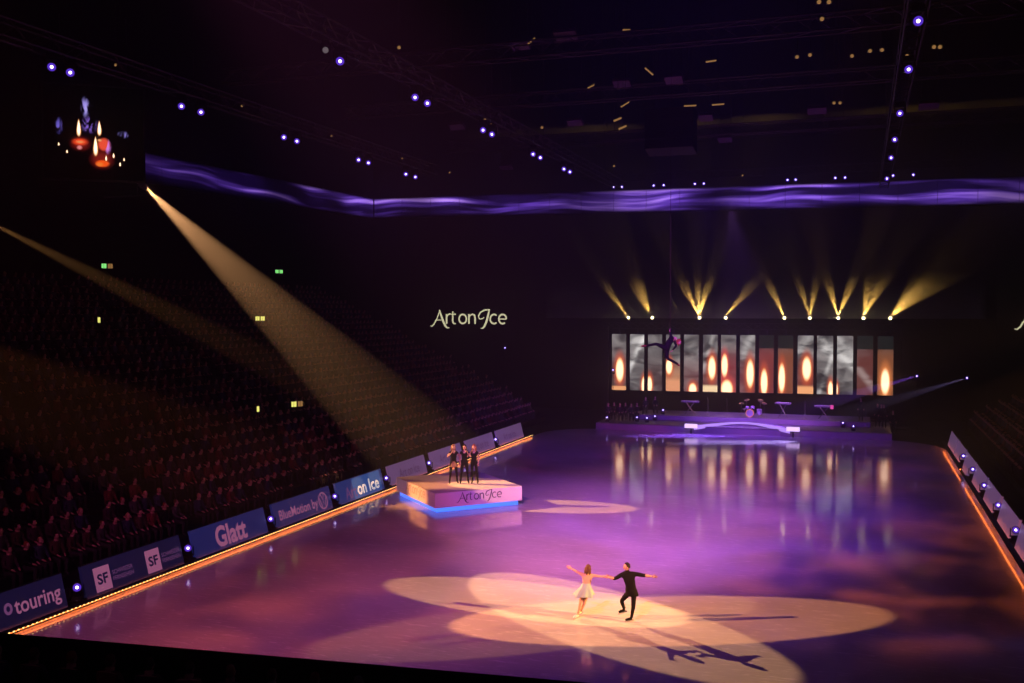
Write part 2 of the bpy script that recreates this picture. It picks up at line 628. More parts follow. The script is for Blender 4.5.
# balcony with parapet below the camera
bal = bpy.data.objects.new('balcony_front', None)
COL.objects.link(bal)
bal['kind'] = 'structure'
pa, pb = Vector((-14.95, 14.17, 0)), Vector((-4.67, 15.27, 0))
pd = (pb - pa).normalized()
pn = Vector((-pd.y, pd.x, 0))
brot = Matrix.Rotation(math.atan2(pd.y, pd.x), 3, 'Z')
bc = (pa + pb) / 2
MB().box(bc + Vector((0, 0, 1.6)) + pn * 0.08, (34, 0.16, 3.2), 0, brot).build('parapet', M['wall'], bal)
MB().box(bc + Vector((0, 0, 1.02)) - pn * 1.2, (34, 2.4, 2.04), 0, brot).build('slab', M['concrete'], bal)
MB().box(bc + Vector((0, 0, 2.26)) - pn * 1.05, (34, 0.4, 0.4), 0, brot).build('bench', M['bench'], bal)

# ------------------------------------------------------------------ boards round the rink
EYEXY = Vector((0, 0, 0))
LEAN = R(14)


def lean_frame(h0=0.10):
    """Local frame of a board panel that leans back from the ice: X along, Z up the panel, N out to the ice."""
    X = Vector((1, 0, 0))
    Z = Vector((0, math.sin(LEAN), math.cos(LEAN)))
    N = Vector((0, -math.cos(LEAN), math.sin(LEAN)))
    return Vector((0, 0, h0)), X, Z, N


def board_mat(name, col, emit):
    m = mat(name, col, 0.45, 0, 0.12, 1.5)
    b = m.node_tree.nodes['Principled BSDF']
    b.inputs['Emission Color'].default_value = (*emit[0], 1)
    b.inputs['Emission Strength'].default_value = emit[1]
    m.cycles.emission_sampling = 'NONE'
    return m


B_NAVY = board_mat('led_board_navy', (0.03, 0.035, 0.10), ((0.03, 0.035, 0.20), 0.10))
B_BLUE = board_mat('led_board_blue', (0.04, 0.05, 0.16), ((0.03, 0.05, 0.34), 0.20))
B_ART = board_mat('led_board_bright_blue', (0.04, 0.06, 0.20), ((0.03, 0.08, 0.42), 0.25))
B_GLOW = board_mat('led_board_azure', (0.05, 0.12, 0.30), ((0.05, 0.18, 0.65), 0.32))
T_PINK = board_mat('board_letters_pink', (0.14, 0.05, 0.10), ((0.42, 0.13, 0.27), 0.62))
T_DIM = board_mat('board_letters_dim', (0.14, 0.07, 0.14), ((0.24, 0.08, 0.24), 0.5))
T_WHITE = board_mat('board_letters_white', (0.8, 0.8, 0.8), ((0.95, 0.85, 0.80), 0.62))
T_GHOST = board_mat('board_letters_ghost', (0.40, 0.22, 0.42), ((0.2, 0.06, 0.2), 0.05))


def board(label, loc, rotz, L, mats, writer=None, group=None, h=1.12):
    t = thing('advertising_board', label, 'board', loc, rotz, group)
    O, X, Z, N = lean_frame()
    def slab(mb, x0, x1, z0, z1, front, back, mi=0):
        ps = [O + X * x + Z * z + N * nn for x in (x0, x1) for z in (z0, z1) for nn in (front, back)]
        mb._add(ps, [(0, 4, 6, 2), (1, 3, 7, 5), (0, 2, 3, 1), (4, 5, 7, 6), (2, 6, 7, 3), (0, 1, 5, 4)], mi)
    mb = MB()
    slab(mb, 0, L, 0, h, 0.0, -0.10)
    mb.build('panel', mats, t)
    mb = MB()
    slab(mb, -0.03, L + 0.03, -0.09, -0.01, 0.02, -0.12)
    slab(mb, -0.03, L + 0.03, h + 0.005, h + 0.035, 0.01, -0.11)
    for x in (0.05, L / 2, L - 0.05):
        mb.tube([O + X * x + Z * (h * 0.8) + N * -0.10, Vector((x, h * 0.5 + 0.25, 0.0))], 0.025, 5)
    mb.build('frame', M['black'], t)
    if writer:
        writer(t, O, X, Z, N)
    return t


def text_on(parent, name, body, O, X, Z, N, x0, z0, x1, z1, m, bold=0.0, label=None, off=0.006):
    mb = MB()
    put_text(mb, body, x0, z0, x1, z1, 0, bold)
    mb.v = [O + X * p.x + Z * p.z + N * off for p in mb.v]
    o = mb.build(name, m, parent)
    if label:
        o['label'] = label
    return o


def w_touring(t, O, X, Z, N):
    text_on(t, 'lettering', 'touring', O, X, Z, N, 3.42, 0.24, 5.18, 0.82, T_PINK, 0.015)
    mb = MB()
    mb.ribbon(arc(3.2, 0.62, 0.11, 0.13, 0, 360, 16), 0.09, O, X, Z, N, 0.006)
    mb.build('emblem', T_DIM, t)


def w_sf(t, O, X, Z, N):
    for x in (0.46, 2.9):
        mb = MB()
        mb.ribbon([(x, 0.55), (x + 0.72, 0.55)], 0.78, O, X, Z, N, 0.006)
        mb.build('emblem', T_PINK, t)
        text_on(t, 'lettering', 'SF', O, X, Z, N, x + 0.12, 0.38, x + 0.60, 0.72, B_NAVY, 0.03, 'dark blue letters on the pink square', 0.012)
        text_on(t, 'lettering', 'SCHWEIZER', O, X, Z, N, x + 0.82, 0.56, x + 1.78, 0.70, T_DIM, 0.0)
        text_on(t, 'lettering', 'FERNSEHEN', O, X, Z, N, x + 0.82, 0.36, x + 1.78, 0.50, T_DIM, 0.0)


def w_glatt(t, O, X, Z, N):
    text_on(t, 'lettering', 'Glatt', O, X, Z, N, 1.35, 0.16, 3.35, 0.98, T_PINK, 0.035)


def w_blue(t, O, X, Z, N):
    text_on(t, 'lettering', 'BlueMotion by', O, X, Z, N, 0.40, 0.22, 3.55, 0.76, T_PINK, 0.015)
    mb = MB()
    cx, cz, r = 4.02, 0.55, 0.36
    mb.ribbon(arc(cx, cz, r, r, 0, 360, 28), 0.06, O, X, Z, N, 0.006)
    # V above W inside the ring
    mb.ribbon([(cx - 0.13, cz + 0.30), (cx, cz + 0.03), (cx + 0.13, cz + 0.30)], 0.055, O, X, Z, N, 0.007)
    mb.ribbon([(cx - 0.29, cz + 0.16), (cx - 0.13, cz - 0.28), (cx, cz - 0.03), (cx + 0.13, cz - 0.28), (cx + 0.29, cz + 0.16)], 0.055, O, X, Z, N, 0.008)
    mb.build('emblem', T_PINK, t)


def w_art(t, O, X, Z, N):
    mb = MB()
    mb.ribbon([(1.55, 0.56), (4.45, 0.56)], 1.05, O, X, Z, N, 0.004)
    p = mb.build('lit_field', B_GLOW, t)
    p['label'] = 'brighter azure field behind the white words'
    text_on(t, 'lettering', 'Art', O, X, Z, N, 0.75, 0.20, 1.85, 0.78, T_DIM, 0.0, 'dim letters of the first word', 0.007)
    text_on(t, 'lettering', 'on', O, X, Z, N, 1.95, 0.22, 2.85, 0.66, T_WHITE, 0.02, 'white letters of the second word', 0.008)
    text_on(t, 'lettering', 'Ice', O, X, Z, N, 3.15, 0.22, 4.2, 0.84, T_WHITE, 0.02, 'white letters of the third word', 0.008)


def w_ghost(t, O, X, Z, N):
    text_on(t, 'lettering', 'Art on Ice', O, X, Z, N, 1.2, 0.30, 3.7, 0.80, T_GHOST, 0.0)


BX = -22.85
specs = [
    ('navy rink board lettered touring, nearest the balcony', 18.9, 5.35, B_NAVY, w_touring),
    ('navy rink board with two pink square emblems', 25.05, 4.8, B_NAVY, w_sf),
    ('blue rink board with large pink lettering Glatt', 30.5, 4.75, B_BLUE, w_glatt),
    ('blue rink board lettered BlueMotion with a round ring emblem', 35.85, 4.75, B_BLUE, w_blue),
    ('bright blue rink board with white lettering on Ice', 41.2, 4.7, B_ART, w_art),
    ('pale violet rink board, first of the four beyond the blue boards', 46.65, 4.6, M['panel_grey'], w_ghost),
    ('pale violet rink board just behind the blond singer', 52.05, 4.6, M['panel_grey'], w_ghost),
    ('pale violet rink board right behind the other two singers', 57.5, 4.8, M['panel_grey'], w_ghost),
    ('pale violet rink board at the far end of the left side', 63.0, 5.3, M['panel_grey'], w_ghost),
]
for lab, y, L, m_, w_ in specs:
    board(lab, (BX, y, -0.05), R(90), L, m_, w_)
RBX = 5.62
for i, y in enumerate((37.4, 42.6, 47.8, 53.0, 58.1, 63.3, 68.4)):
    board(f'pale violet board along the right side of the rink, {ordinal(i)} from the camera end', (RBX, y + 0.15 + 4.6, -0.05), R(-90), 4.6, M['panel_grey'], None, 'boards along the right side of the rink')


def led_strip(label, x, sx, y0, y1, beads=True, lift=0.0, turn=-25):
    t = thing('led_light_strip', label, 'light strip', (x, y0, 0))
    L = y1 - y0
    MB().box((sx * 0.02, L / 2, 0.15 + lift), (0.20, L, 0.05)).build('channel', M['black'], t)
    MB().box((sx * 0.03, L / 2, 0.088 + lift), (0.045, L, 0.012), 0, Matrix.Rotation(sx * R(turn), 3, 'Y')).build('diffuser', M['led_orange'], t)
    if not beads:
        return
    mb = MB()
    y = 0.05
    while y < L:
        mb.box((sx * 0.125, y, 0.135), (0.02, 0.05, 0.03))
        y += 0.17
    tag(mb.build('bead', M['led_bead'], t), kind='stuff')


led_strip('glowing orange light strip at the foot of the left boards', -22.66, 1, 18.9, 69.3)
led_strip('glowing orange light strip at the foot of the right boards', 5.42, -1, 32.0, 58.4, False, 0.22, 8)
led_strip('short orange light strip beyond the dark gap on the right side', 5.42, -1, 61.0, 73.4, False, 0.22, 8)


# ------------------------------------------------------------------ moving-head lamps
def aim(d):
    return Vector(d).to_track_quat('Z', 'Y').to_matrix().to_4x4()


def make_lamp(name, label, cat, hang, tilt, lens_a, lens_b, s=1.0):
    """A moving-head lamp: clamp or foot, yoke, head, lens. Its beam side looks along local -y."""
    t = thing(name, label, cat)
    g = -1 if hang else 1
    MB().box((0, 0, g * 0.07 * s), (0.34 * s, 0.30 * s, 0.14 * s)).build('base', M['black'], t)
    mb = MB()
    hz = g * 0.42 * s
    for sx in (-1, 1):
        mb.box((sx * 0.20 * s, 0, g * 0.30 * s), (0.04 * s, 0.12 * s, 0.34 * s))
    mb.box((0, 0, g * 0.155 * s), (0.40 * s, 0.14 * s, 0.04 * s))
    mb.build('yoke', M['black'], t)
    d = Vector((0, -math.cos(tilt), math.sin(tilt)))
    T = Matrix.Translation((0, 0, hz)) @ aim(d)
    hd = MB().lathe([(0.07 * s, -0.22 * s), (0.13 * s, -0.20 * s), (0.15 * s, -0.05 * s), (0.145 * s, 0.10 * s), (0.16 * s, 0.20 * s), (0.13 * s, 0.20 * s)], 12, 0, T).build('head', M['dark'], t, True)
    ln = MB()
    ln.lathe([(0.13 * s, 0.205 * s), (0.13 * s, 0.212 * s)], 12, 0, T)
    ln.lathe([(0.052 * s, 0.214 * s), (0.04 * s, 0.235 * s)], 10, 1, T)
    ln.build('lens', [lens_a, lens_b], hd)
    return t


def face_cam(p):
    """Turn about z that points local -y towards the camera end of the hall."""
    d = Vector((-p[0], -p[1]))
    return math.atan2(d.x, -d.y)


proto = {}


def lamp(key, name, label, cat, loc, rotz, group, **kw):
    if key not in proto:
        t = make_lamp(name, label, cat, **kw)
        t.location = loc
        t.rotation_euler = (0, 0, rotz)
        t['group'] = group
        proto[key] = (t, kidmap(t))
        return t
    t, km = proto[key]
    return copy_tree(t, km, loc, (0, 0, rotz), label, group)


VH = dict(hang=True, tilt=R(-12), lens_a=M['lens_violet'], lens_b=M['lens_white'])
trusses = {
    'left': (-24.6, [(25.7, 1), (26.5, 1), (32.2, 0), (33.4, 0), (39.4, 0), (40.5, 0), (46.5, 0), (47.6, 0), (52.2, 0), (53.5, 0)]),
    'middle': (-15.5, [(27.2, 2), (28.1, 1), (33.7, 0), (34.8, 0), (40.7, 0), (41.8, 0), (47.7, 0), (48.9, 0), (53.2, 0), (54.4, 0)]),
    'right': (1.4, [(29.4, 1), (35.1, 0), (42.7, 0), (49.1, 0), (54.8, 0), (63.3, 0)]),
}
for side, (x, ys) in trusses.items():
    for i, (y, k) in enumerate(ys):
        nm = {0: 'violet', 1: 'bright white', 2: 'dimmed'}[k]
        p = (x, y, 17.45)
        key = ('hang', k)
        kw = dict(VH)
        if k == 1:
            kw.update(lens_a=M['lens_violet'], lens_b=M['lens_white'], s=1.0)
        if k == 2:
            kw.update(lens_a=M['lens_dim'], lens_b=M['lens_dim'], s=0.7)
        lamp(key, 'moving_head_lamp', f'{nm} moving-head lamp on the {side} roof truss, {ordinal(i)} from the camera end', 'stage lamp', p, face_cam(p), 'moving-head lamps on the roof trusses', **kw)
# row of lamps above the far fascia
rowx = [(-19.1, 19.3), (-18.4, 19.3), (-15.8, 19.3), (-15.0, 19.25), (-12.5, 19.25), (-11.8, 19.3), (-5.4, 19.2), (-4.8, 19.1), (-1.9, 19.15), (-1.2, 19.2), (2.2, 19.2), (3.6, 19.25)]
for i, (x, z) in enumerate(rowx):
    p = (x, 80.0, 19.72)
    lamp(('hang', 0), 'moving_head_lamp', f'violet moving-head lamp above the far fascia, {ordinal(i)} from the left', 'stage lamp', p, face_cam(p), 'moving-head lamps above the far fascia', **VH)
# amber beam lamps over the screens, beams fanning upwards
AMB = [(-18.73, [(-0.60, 0.35)]), (-16.67, [(-0.32, 0.85), (-0.50, 0.5)]), (-12.68, [(-0.42, 1.0), (-0.02, 0.8), (0.30, 1.0)]), (-10.52, [(0.70, 0.35)]),
       (-5.82, [(-0.42, 0.6)]), (-3.84, [(-0.30, 0.35), (0.18, 0.35)]), (-1.67, [(-0.28, 0.75), (0.36, 0.75)]), (0.24, [(0.10, 0.55), (0.48, 0.6), (0.30, 0.3)]), (2.23, [(0.72, 1.0), (0.92, 0.45), (0.55, 0.35)])]
for i, (x, beams) in enumerate(AMB):
    p = (x, 84.0, 8.2)
    lamp('amber', 'beam_lamp', f'amber beam lamp on the truss above the tall screens, {ordinal(i)} from the left', 'stage lamp', p, face_cam(p), 'amber beam lamps above the screens',
         hang=False, tilt=R(20), lens_a=M['lens_warm'], lens_b=M['lens_warm'], s=0.9)
    for a, pw in beams:
        spot('beam_light', (x, 83.6, 8.75), (x + 10 * math.sin(a), 83.6 - 0.6, 8.75 + 10 * math.cos(a)), 34000 * pw, (1.0, 0.56, 0.12), 10.0, 1.0, 0.03)
# violet lamps between the rink boards
for i, y in enumerate((24.75, 30.2, 35.6, 40.95, 46.3, 51.7, 57.15, 62.65)):
    p = (-22.98, y, -0.05)
    lamp('stand', 'moving_head_lamp', f'violet lamp in the gap between the left rink boards, {ordinal(i)} from the balcony', 'stage lamp', (p[0], p[1], 0.2), face_cam(p), 'lamps between the left rink boards',
         hang=False, tilt=R(10), lens_a=M['lens_violet'], lens_b=M['lens_white'], s=0.95)
for i, y in enumerate((42.4, 47.6, 52.8, 57.95, 63.1)):
    p = (5.72, y, 0.4)
    lamp('stand', 'moving_head_lamp', f'violet lamp between the right rink boards, {ordinal(i)} from the camera end', 'stage lamp', p, face_cam(p), 'lamps between the right rink boards')
# flight cases under the lamps between the boards
case = None
for i, (x, y, hh) in enumerate([(-22.98, y, 0.2) for y in (24.75, 30.2, 35.6, 40.95, 46.3, 51.7, 57.15, 62.65)] + [(5.72, y, 0.4) for y in (42.4, 47.6, 52.8, 57.95, 63.1)]):
    far = i >= 8
    lab = f'black plinth under the {ordinal(i)} lamp of the left boards' if not far else f'black plinth under the {ordinal(i - 8)} lamp of the right boards'
    MBc = MB().box((0, 0, hh / 2 + 0.0), (0.42, 0.42, hh + 0.1))
    MBc.box((0, 0, hh + 0.02), (0.36, 0.36, 0.03))
    o = MBc.build('lamp_plinth', M['black'], None, loc=(x, y, -0.03))
    tag(o, lab, 'plinth', 'plinths of the board lamps')

# followspot projector whose beam crosses the hall
fp = Vector((-43, 52.6, 17.07))
t = thing('followspot_projector', 'followspot projector high on the left sending the broad warm beam', 'followspot', fp)
fd = (Vector((-7.6, 29.6, 0)) - fp).normalized()
Tm = aim(fd)
bd = MB().lathe([(0.16, -1.1), (0.22, -1.05), (0.24, -0.4), (0.2, -0.3), (0.2, -0.12), (0.23, -0.08), (0.23, -0.03), (0.16, -0.03)], 14, 0, Tm).build('barrel', M['dark'], t, True)
MB().lathe([(0.15, -0.06), (0.15, -0.05)], 14, 0, Tm).build('lens', M['lens_warm'], bd)
mb = MB()
ax = fd.cross(Vector((0, 0, 1))).normalized()
for s_ in (-1, 1):
    mb.tube([ax * 0.28 * s_ - fd * 0.6, ax * 0.28 * s_ - fd * 0.6 + Vector((0, 0, -0.7))], 0.03)
mb.tube([ax * 0.28 - fd * 0.6 + Vector((0, 0, -0.7)), ax * -0.28 - fd * 0.6 + Vector((0, 0, -0.7))], 0.03)
mb.tube([-fd * 0.6 + Vector((0, 0, -0.7)), -fd * 0.6 + Vector((-3.5, 0, -0.7))], 0.05)
mb.build('bracket', M['black'], t)

# ------------------------------------------------------------------ roof trusses
def truss(label, a, b, size=0.55, hang=True, towers=False, name='roof_truss', hz=ZC):
    """Box truss from a to b (centre line), with four chords, lattice and hanging wires."""
    a, b = Vector(a), Vector(b)
    t = thing(name, label, 'truss', a)
    d = b - a
    L = d.length
    d.normalize()
    sd = d.cross(Vector((0, 0, 1))).normalized() * size / 2
    up = Vector((0, 0, size / 2))
    cs = [sd + up, sd - up, -sd - up, -sd + up]
    for c in cs:
        MB().tube([c, c + d * L], 0.035, 6).build('chord', M['alu'], t)
    mb = MB()
    k = 0
    step = 0.75
    nseg = int(L / step)
    step = L / nseg
    for i in range(nseg):
        for j in range(4):
            p, q_ = (cs[j], cs[(j + 1) % 4]) if (i + j) % 2 else (cs[(j + 1) % 4], cs[j])
            mb.tube([p + d * step * i, q_ + d * step * (i + 1)], 0.018, 3, caps=False)
    tag(mb.build('lattice', M['alu'], t), kind='stuff')
    if towers:
        for q_ in (Vector((0, 0, 0)), d * L):
            MB().box((q_.x, q_.y, -a.z / 2 + size / 2), (0.3, 0.3, a.z - size)).build('tower', M['black'], t)
            MB().box((q_.x, q_.y, -a.z + 0.06), (1.0, 1.0, 0.12)).build('tower_foot', M['black'], t)
    if hang:
        for f in (0.08, 0.36, 0.64, 0.92):
            p = d * L * f + up
            MB().tube([p, Vector((p.x, p.y, hz - a.z))], 0.012, 4).build('hanging_wire', M['cable'], t)
    return t


truss('long roof truss on the left with violet lamps beneath', (-24.6, 20, 17.74), (-24.6, 56, 17.74))
truss('long roof truss along the middle with violet lamps beneath', (-15.5, 20, 17.74), (-15.5, 66, 17.74))
truss('long roof truss on the right with violet lamps beneath', (1.4, 22, 17.74), (1.4, 72, 17.74))
truss('cross truss with amber work lamps nearest the camera', (-24, 34.2, 18.5), (12, 34.2, 18.5))
truss('cross truss over the middle of the rink', (-24, 44, 18.9), (12, 44, 18.9))
truss('second cross truss over the far half of the rink', (-24, 57, 19.3), (12, 57, 19.3))
truss('cross truss above the far fascia lamps', (-22, 80, 20.0), (8, 80, 20.0))
truss('truss above the tall screens carrying amber beam lamps', (-20.6, 84.0, 7.92), (3.2, 84.0, 7.92), 0.5, hang=False, towers=True)

# work lamps: small amber lit fixtures about the roof
wl = None
amber = [(115.5, 65, 36), (242, 106, 44), (331.5, 136, 52), (399, 47.5, 33), (402, 158.5, 60), (449.5, 172.5, 66), (485, 120, 41), (491, 125, 42), (542, 127.5, 44), (614, 166, 60),
         (742.5, 175.5, 70), (822, 19, 31), (819, 2, 30), (829, 2, 30), (907, 56, 35), (900, 105, 43), (834, 103, 44), (840, 103, 44), (934, 47, 34), (940, 47, 34), (797, 57, 36), (810, 55, 36),
         (870, 51, 36), (882, 50, 36), (852, 56, 37), (676, 306, 84), (674, 313, 84), (773, 309, 84)]
amber_rank = {i: k for k, i in enumerate(sorted(range(len(amber)), key=lambda i: amber[i][0] if amber[i][2] < 80 else 9999))}
for i, (px, py, Y) in enumerate(amber):
    p = pix(px, py, 1, Y)
    s = 0.055 if Y < 55 else 0.085
    t = None
    if wl is None:
        t = thing('work_lamp', '', 'work lamp', p)
        MB().box((0, 0.05, 0.02), (0.2, 0.08, 0.14)).build('housing', M['black'], t)
        MB().lathe([(0.06, -0.02), (0.06, 0.0)], 10, 0, Matrix.Translation((0, -0.012, 0)) @ aim((0, -1, 0))).build('lens', M['lens_amber'], t)
        wl = (t, kidmap(t))
    else:
        t = copy_tree(wl[0], wl[1], p, (0, 0, 0))
    t['label'] = f'small amber work lamp in the dark roof, {ordinal(amber_rank[i])} from the left' if Y < 80 else f'small amber lamp above the tall screens, {ordinal(i - 25)} of three from the left'
    MB().tube([(0, 0.05, 0.08), (0, 0.05, ZC - p.z if Y < 80 else 8.19 - p.z)], 0.01, 4).build('hanging_wire' if Y < 80 else 'mast', M['cable'], t)
    t['group'] = 'amber work lamps in the roof' if Y < 80 else 'small amber lamps above the screens'

# circle of lit work tubes round a hanging speaker cluster
tubes = [((645, 68), (653, 75), 40), ((588, 88), (594, 85), 40), ((621, 107), (629, 102), 41), ((614, 121), (621, 118), 42), ((619, 129), (626, 126), 42), ((684, 106), (696, 105.5), 41), ((712, 105), (724, 104), 41), ((528, 44), (535, 38), 36), ((623, 30), (630, 30), 34), ((706, 62), (716, 60.5), 38)]
for i, (a, b, Y) in enumerate(tubes):
    pa_, pb_ = pix(*a, 1, Y), pix(*b, 1, Y + 0.25)
    t = thing('work_light_tube', f'short amber light tube about the hanging speaker cluster, {ordinal(i)} of the scattered ones', 'work lamp', pa_, 0, 'amber light tubes in the roof')
    v = pb_ - pa_
    MB().tube([(0, 0, 0), v], 0.045 if i in (3, 4) else 0.03, 6).build('tube', M['lens_amber'], t)
    MB().tube([Vector((0, 0.06, 0.05)), v + Vector((0, 0.06, 0.05))], 0.045, 5).build('holder', M['black'], t)
    MB().tube([v / 2 + Vector((0, 0.06, 0.05)), v / 2 + Vector((0, 0.06, ZC - pa_.z - v.z / 2))], 0.01, 4).build('hanging_wire', M['cable'], t)
t = thing('speaker_cluster', 'black box-shaped speaker cluster hanging under the roof', 'loudspeaker', pix(671, 131, 1, 46))
for k in range(4):
    MB().box((0, 0, 0.72 - 0.48 * k), (2.2, 1.2, 0.46), 0, Matrix.Rotation(R(-3 * k), 3, 'X')).build('speaker_cabinet', M['black'], t)
for sx in (-0.8, 0.8):
    MB().tube([(sx, 0, 0.9), (sx, 0, ZC - t.location.z)], 0.02, 5).build('hanging_wire', M['cable'], t)
# plates under the roof, tinted violet to look lit
plates = [(566, 34.5, 34, 0.8), (622, 83, 43, 0.75), (674, 79, 40, 0.7), (575, 122, 46, 0.7), (706, 117, 45, 0.6), (506, 167, 60, 0.8), (457, 126, 44, 0.7), (817, 110, 46, 0.8), (929, 105, 46, 0.8), (725, 139, 52, 0.7), (520, 45, 38, 0.75)]
for i, (px, py, Y, w) in enumerate(plates):
    p = pix(px, py, 1, Y)
    t = thing('acoustic_panel', f'violet-lit acoustic panel under the roof, {ordinal(i)} of the hanging ones', 'acoustic panel', p, 0, 'acoustic panels under the roof')
    MB().box((0, 0, 0), (w, 0.5, 0.14), 0, Matrix.Rotation(R(-22), 3, 'X')).build('board', M['plate_violet_tint'], t)
    for sx in (-0.3, 0.3):
        MB().tube([(sx, 0, 0), (sx, 0, ZC - p.z)], 0.008, 4).build('hanging_wire', M['cable'], t)

# ------------------------------------------------------------------ luminous fascia round the hall
fas = bpy.data.materials.new('fascia_display')
q = Nodes(fas)
uvv, u, v = q.uv()
wob = q.noise(q.mapping(uvv, scale=(0.42, 0.0, 1)), 1.0, 2, 0.0)
vv = q.math('ADD', v, q.math('MULTIPLY', q.math('SUBTRACT', wob, 0.5), 1.5))
cb = q.n('ShaderNodeCombineXYZ')
q.put(cb.inputs[0], q.math('MULTIPLY', u, 0.25))
q.put(cb.inputs[1], q.math('MULTIPLY', vv, 1.25))
nz = q.noise(cb.outputs[0], 1.6, 3, 0.25)
lit = q.smooth(nz, 0.42, 0.66)
edge = q.math('MULTIPLY', q.smooth(v, 0.02, 0.25), q.smooth(v, 1.0, 0.85))
base = q.mix(lit, (0.006, 0.002, 0.03), (0.17, 0.06, 0.66))
colr = q.mix(q.smooth(nz, 0.52, 0.70), base, (0.52, 0.27, 0.95))
cb2 = q.n('ShaderNodeCombineXYZ')
q.put(cb2.inputs[0], q.math('MULTIPLY', u, 0.8))
swell = q.smooth(q.noise(cb2.outputs[0], 1.0, 1), 0.38, 0.62, 0.42, 2.0)
side_dim = q.smooth(u, 4.0, 5.04, 0.45, 1.0)
q.emit(colr, q.math('MULTIPLY', q.math('MULTIPLY', edge, side_dim), swell), fas, True)


def fascia(label, pts, npan, u0, du):
    """pts: two (x, y, z_bottom, z_top) ends; display panels each du of the pattern wide."""
    a, b = pts
    t = thing('led_fascia', label, 'led display', (a[0], a[1], a[2]))
    for i in range(npan):
        f0, f1 = i / npan, (i + 1) / npan - 0.0004
        L = lambda f, k: Vector((a[0] + (b[0] - a[0]) * f - a[0], a[1] + (b[1] - a[1]) * f - a[1], a[k] + (b[k] - a[k]) * f - a[2]))
        mb = MB()
        p = [L(f0, 2), L(f1, 2), L(f1, 3), L(f0, 3)]
        mb.quad_uv(*p)
        mb.uvs[0] = [(u0 + du * i, 0), (u0 + du * (i + 1), 0), (u0 + du * (i + 1), 1), (u0 + du * i, 1)]
        nrm = (p[1] - p[0]).cross(p[3] - p[0]).normalized()
        bk = [x - nrm * 0.14 for x in p]
        mb._add(p + bk, [(4, 7, 6, 5), (0, 4, 5, 1), (1, 5, 6, 2), (2, 6, 7, 3), (3, 7, 4, 0)], 1)
        mb.build('display_panel', [fas, M['black']], t)
    return t


fascia('glowing violet fascia display along the left side of the hall', ((-46.34, 52, 17.9, 20.0), (-46.34, 90.7, 18.45, 20.5)), 12, 0.0, 0.42)
fascia('long glowing violet fascia display across the far end of the hall', ((-46.3, 90.84, 18.5, 20.5), (18.3, 90.84, 17.8, 20.16)), 21, 5.04, 0.42)

# ------------------------------------------------------------------ signs
def word_sign(label, x0):
    t = thing('word_sign', label, 'sign', (x0, 90.86, 7.95))
    MB().box((4.1, 0.1, 0.5), (10.6, 0.12, 5.4)).build('banner', M['wall'], t)
    mb = MB()
    art_on_ice(mb, Vector((0.1, 0, 0)), Vector((1, 0, 0)), Vector((0, 0, 1)), Vector((0, -1, 0)), 8.05, 0.02)
    mb.build('lettering', M['sign_letters'], t)


pA = pix(430, 324, 1, 90.5)
word_sign('lit cream word sign Art on Ice on the dark far wall', pA.x - 0.25)
pB = pix(1013.5, 328, 1, 90.5)
word_sign('second lit word sign, only its first stroke at the right edge', pB.x)

exits = [(107, 266, -44.5, 'green and amber lit exit sign high above the left stand', 2, M['exit_green'], M['lens_amber']),
         (279, 271.5, -46.2, 'green lit exit sign above the broad light beam', 2, M['exit_green'], M['exit_green']),
         (260, 318.5, -45.4, 'yellow-green lit exit sign at the edge of the broad beam', 2, M['exit_yellow'], M['exit_yellow']),
         (99, 320, -45.4, 'small dim lit exit sign on the near left wall', 1, M['exit_yellow'], M['exit_green']),
         (297, 404, -33.0, 'amber lit exit sign low in the left stand', 2, M['exit_yellow'], M['lens_amber']),
         (258, 409, -33.2, 'tiny yellow exit sign low in the left stand', 1, M['exit_yellow'], M['exit_yellow'])]
for px, py, X, lab, nn, ma, mb_ in exits:
    if py > 300:
        X = -25.0
        while X > -45.5:
            p = pix(px, py, 0, X)
            if p.z < 0.35 + 0.494 * (-24.9 - X) + 1.9:
                break
            X -= 0.1
    p = pix(px, py, 0, X)
    t = thing('exit_sign', lab, 'exit sign', p, R(60))
    w = 0.34 if nn == 2 else 0.15
    MB().box((0, 0.06, 0), (2 * w + 0.1, 0.1, 0.42)).build('housing', M['black'], t)
    for k in range(nn):
        m2 = (ma, mb_)[k]
        x = (k - (nn - 1) / 2) * (w + 0.04)
        MB().box((x - w * 0.22, 0, 0), (w * 0.36, 0.03, 0.28)).build('lit_pane', m2, t)
        MB().box((x + w * 0.24, 0, 0), (w * 0.40, 0.03, 0.28)).build('lit_pane', m2, t)
    MB().tube([(0, 0.06, -0.2), (0, 0.06, -max(0.3, 0.2 + p.z - max(0.3, 0.35 + 0.42 * ((-24.9 - X) / 0.85) - 0.0)))], 0.02, 5).build('post', M['black'], t)
pts = [(88, 282, 50, 'small white lamp above the near left stand'), (505, 348, 88, 'small white lamp under the cream word sign'), (613, 370, 83, 'small violet lamp beside the leftmost tall screen'), (917, 376, 83, 'violet lamp right of the tall screens'), (967, 378, 80, 'small violet lamp far right of the tall screens')]
for px, py, Y, lab in pts:
    p = pix(px, py, 1, Y)
    lamp('small', 'spot_lamp', lab, 'stage lamp', p - Vector((0, 0, 0.34)), face_cam(p), 'small lamps about the hall', hang=False, tilt=R(5), lens_a=M['lens_violet'], lens_b=M['lens_white'], s=0.8)
    gz = 0.35 if p.x < -24 and Y < 80 else 0.0
    if p.x < -24 and Y < 80:
        gz = 0.35 + 0.42 * int((-24.9 - p.x) / 0.85)
    o = MB().tube([(0, 0, gz - p.z + 0.28), (0, 0, 0)], 0.03, 6).lathe([(0.3, gz - p.z + 0.28), (0.3, gz - p.z + 0.31)], 10).build('lamp_stand', M['black'], None, loc=p - Vector((0, 0, 0.34)))
    tag(o, 'thin black stand under the ' + lab.replace('small ', ''), 'lamp stand')
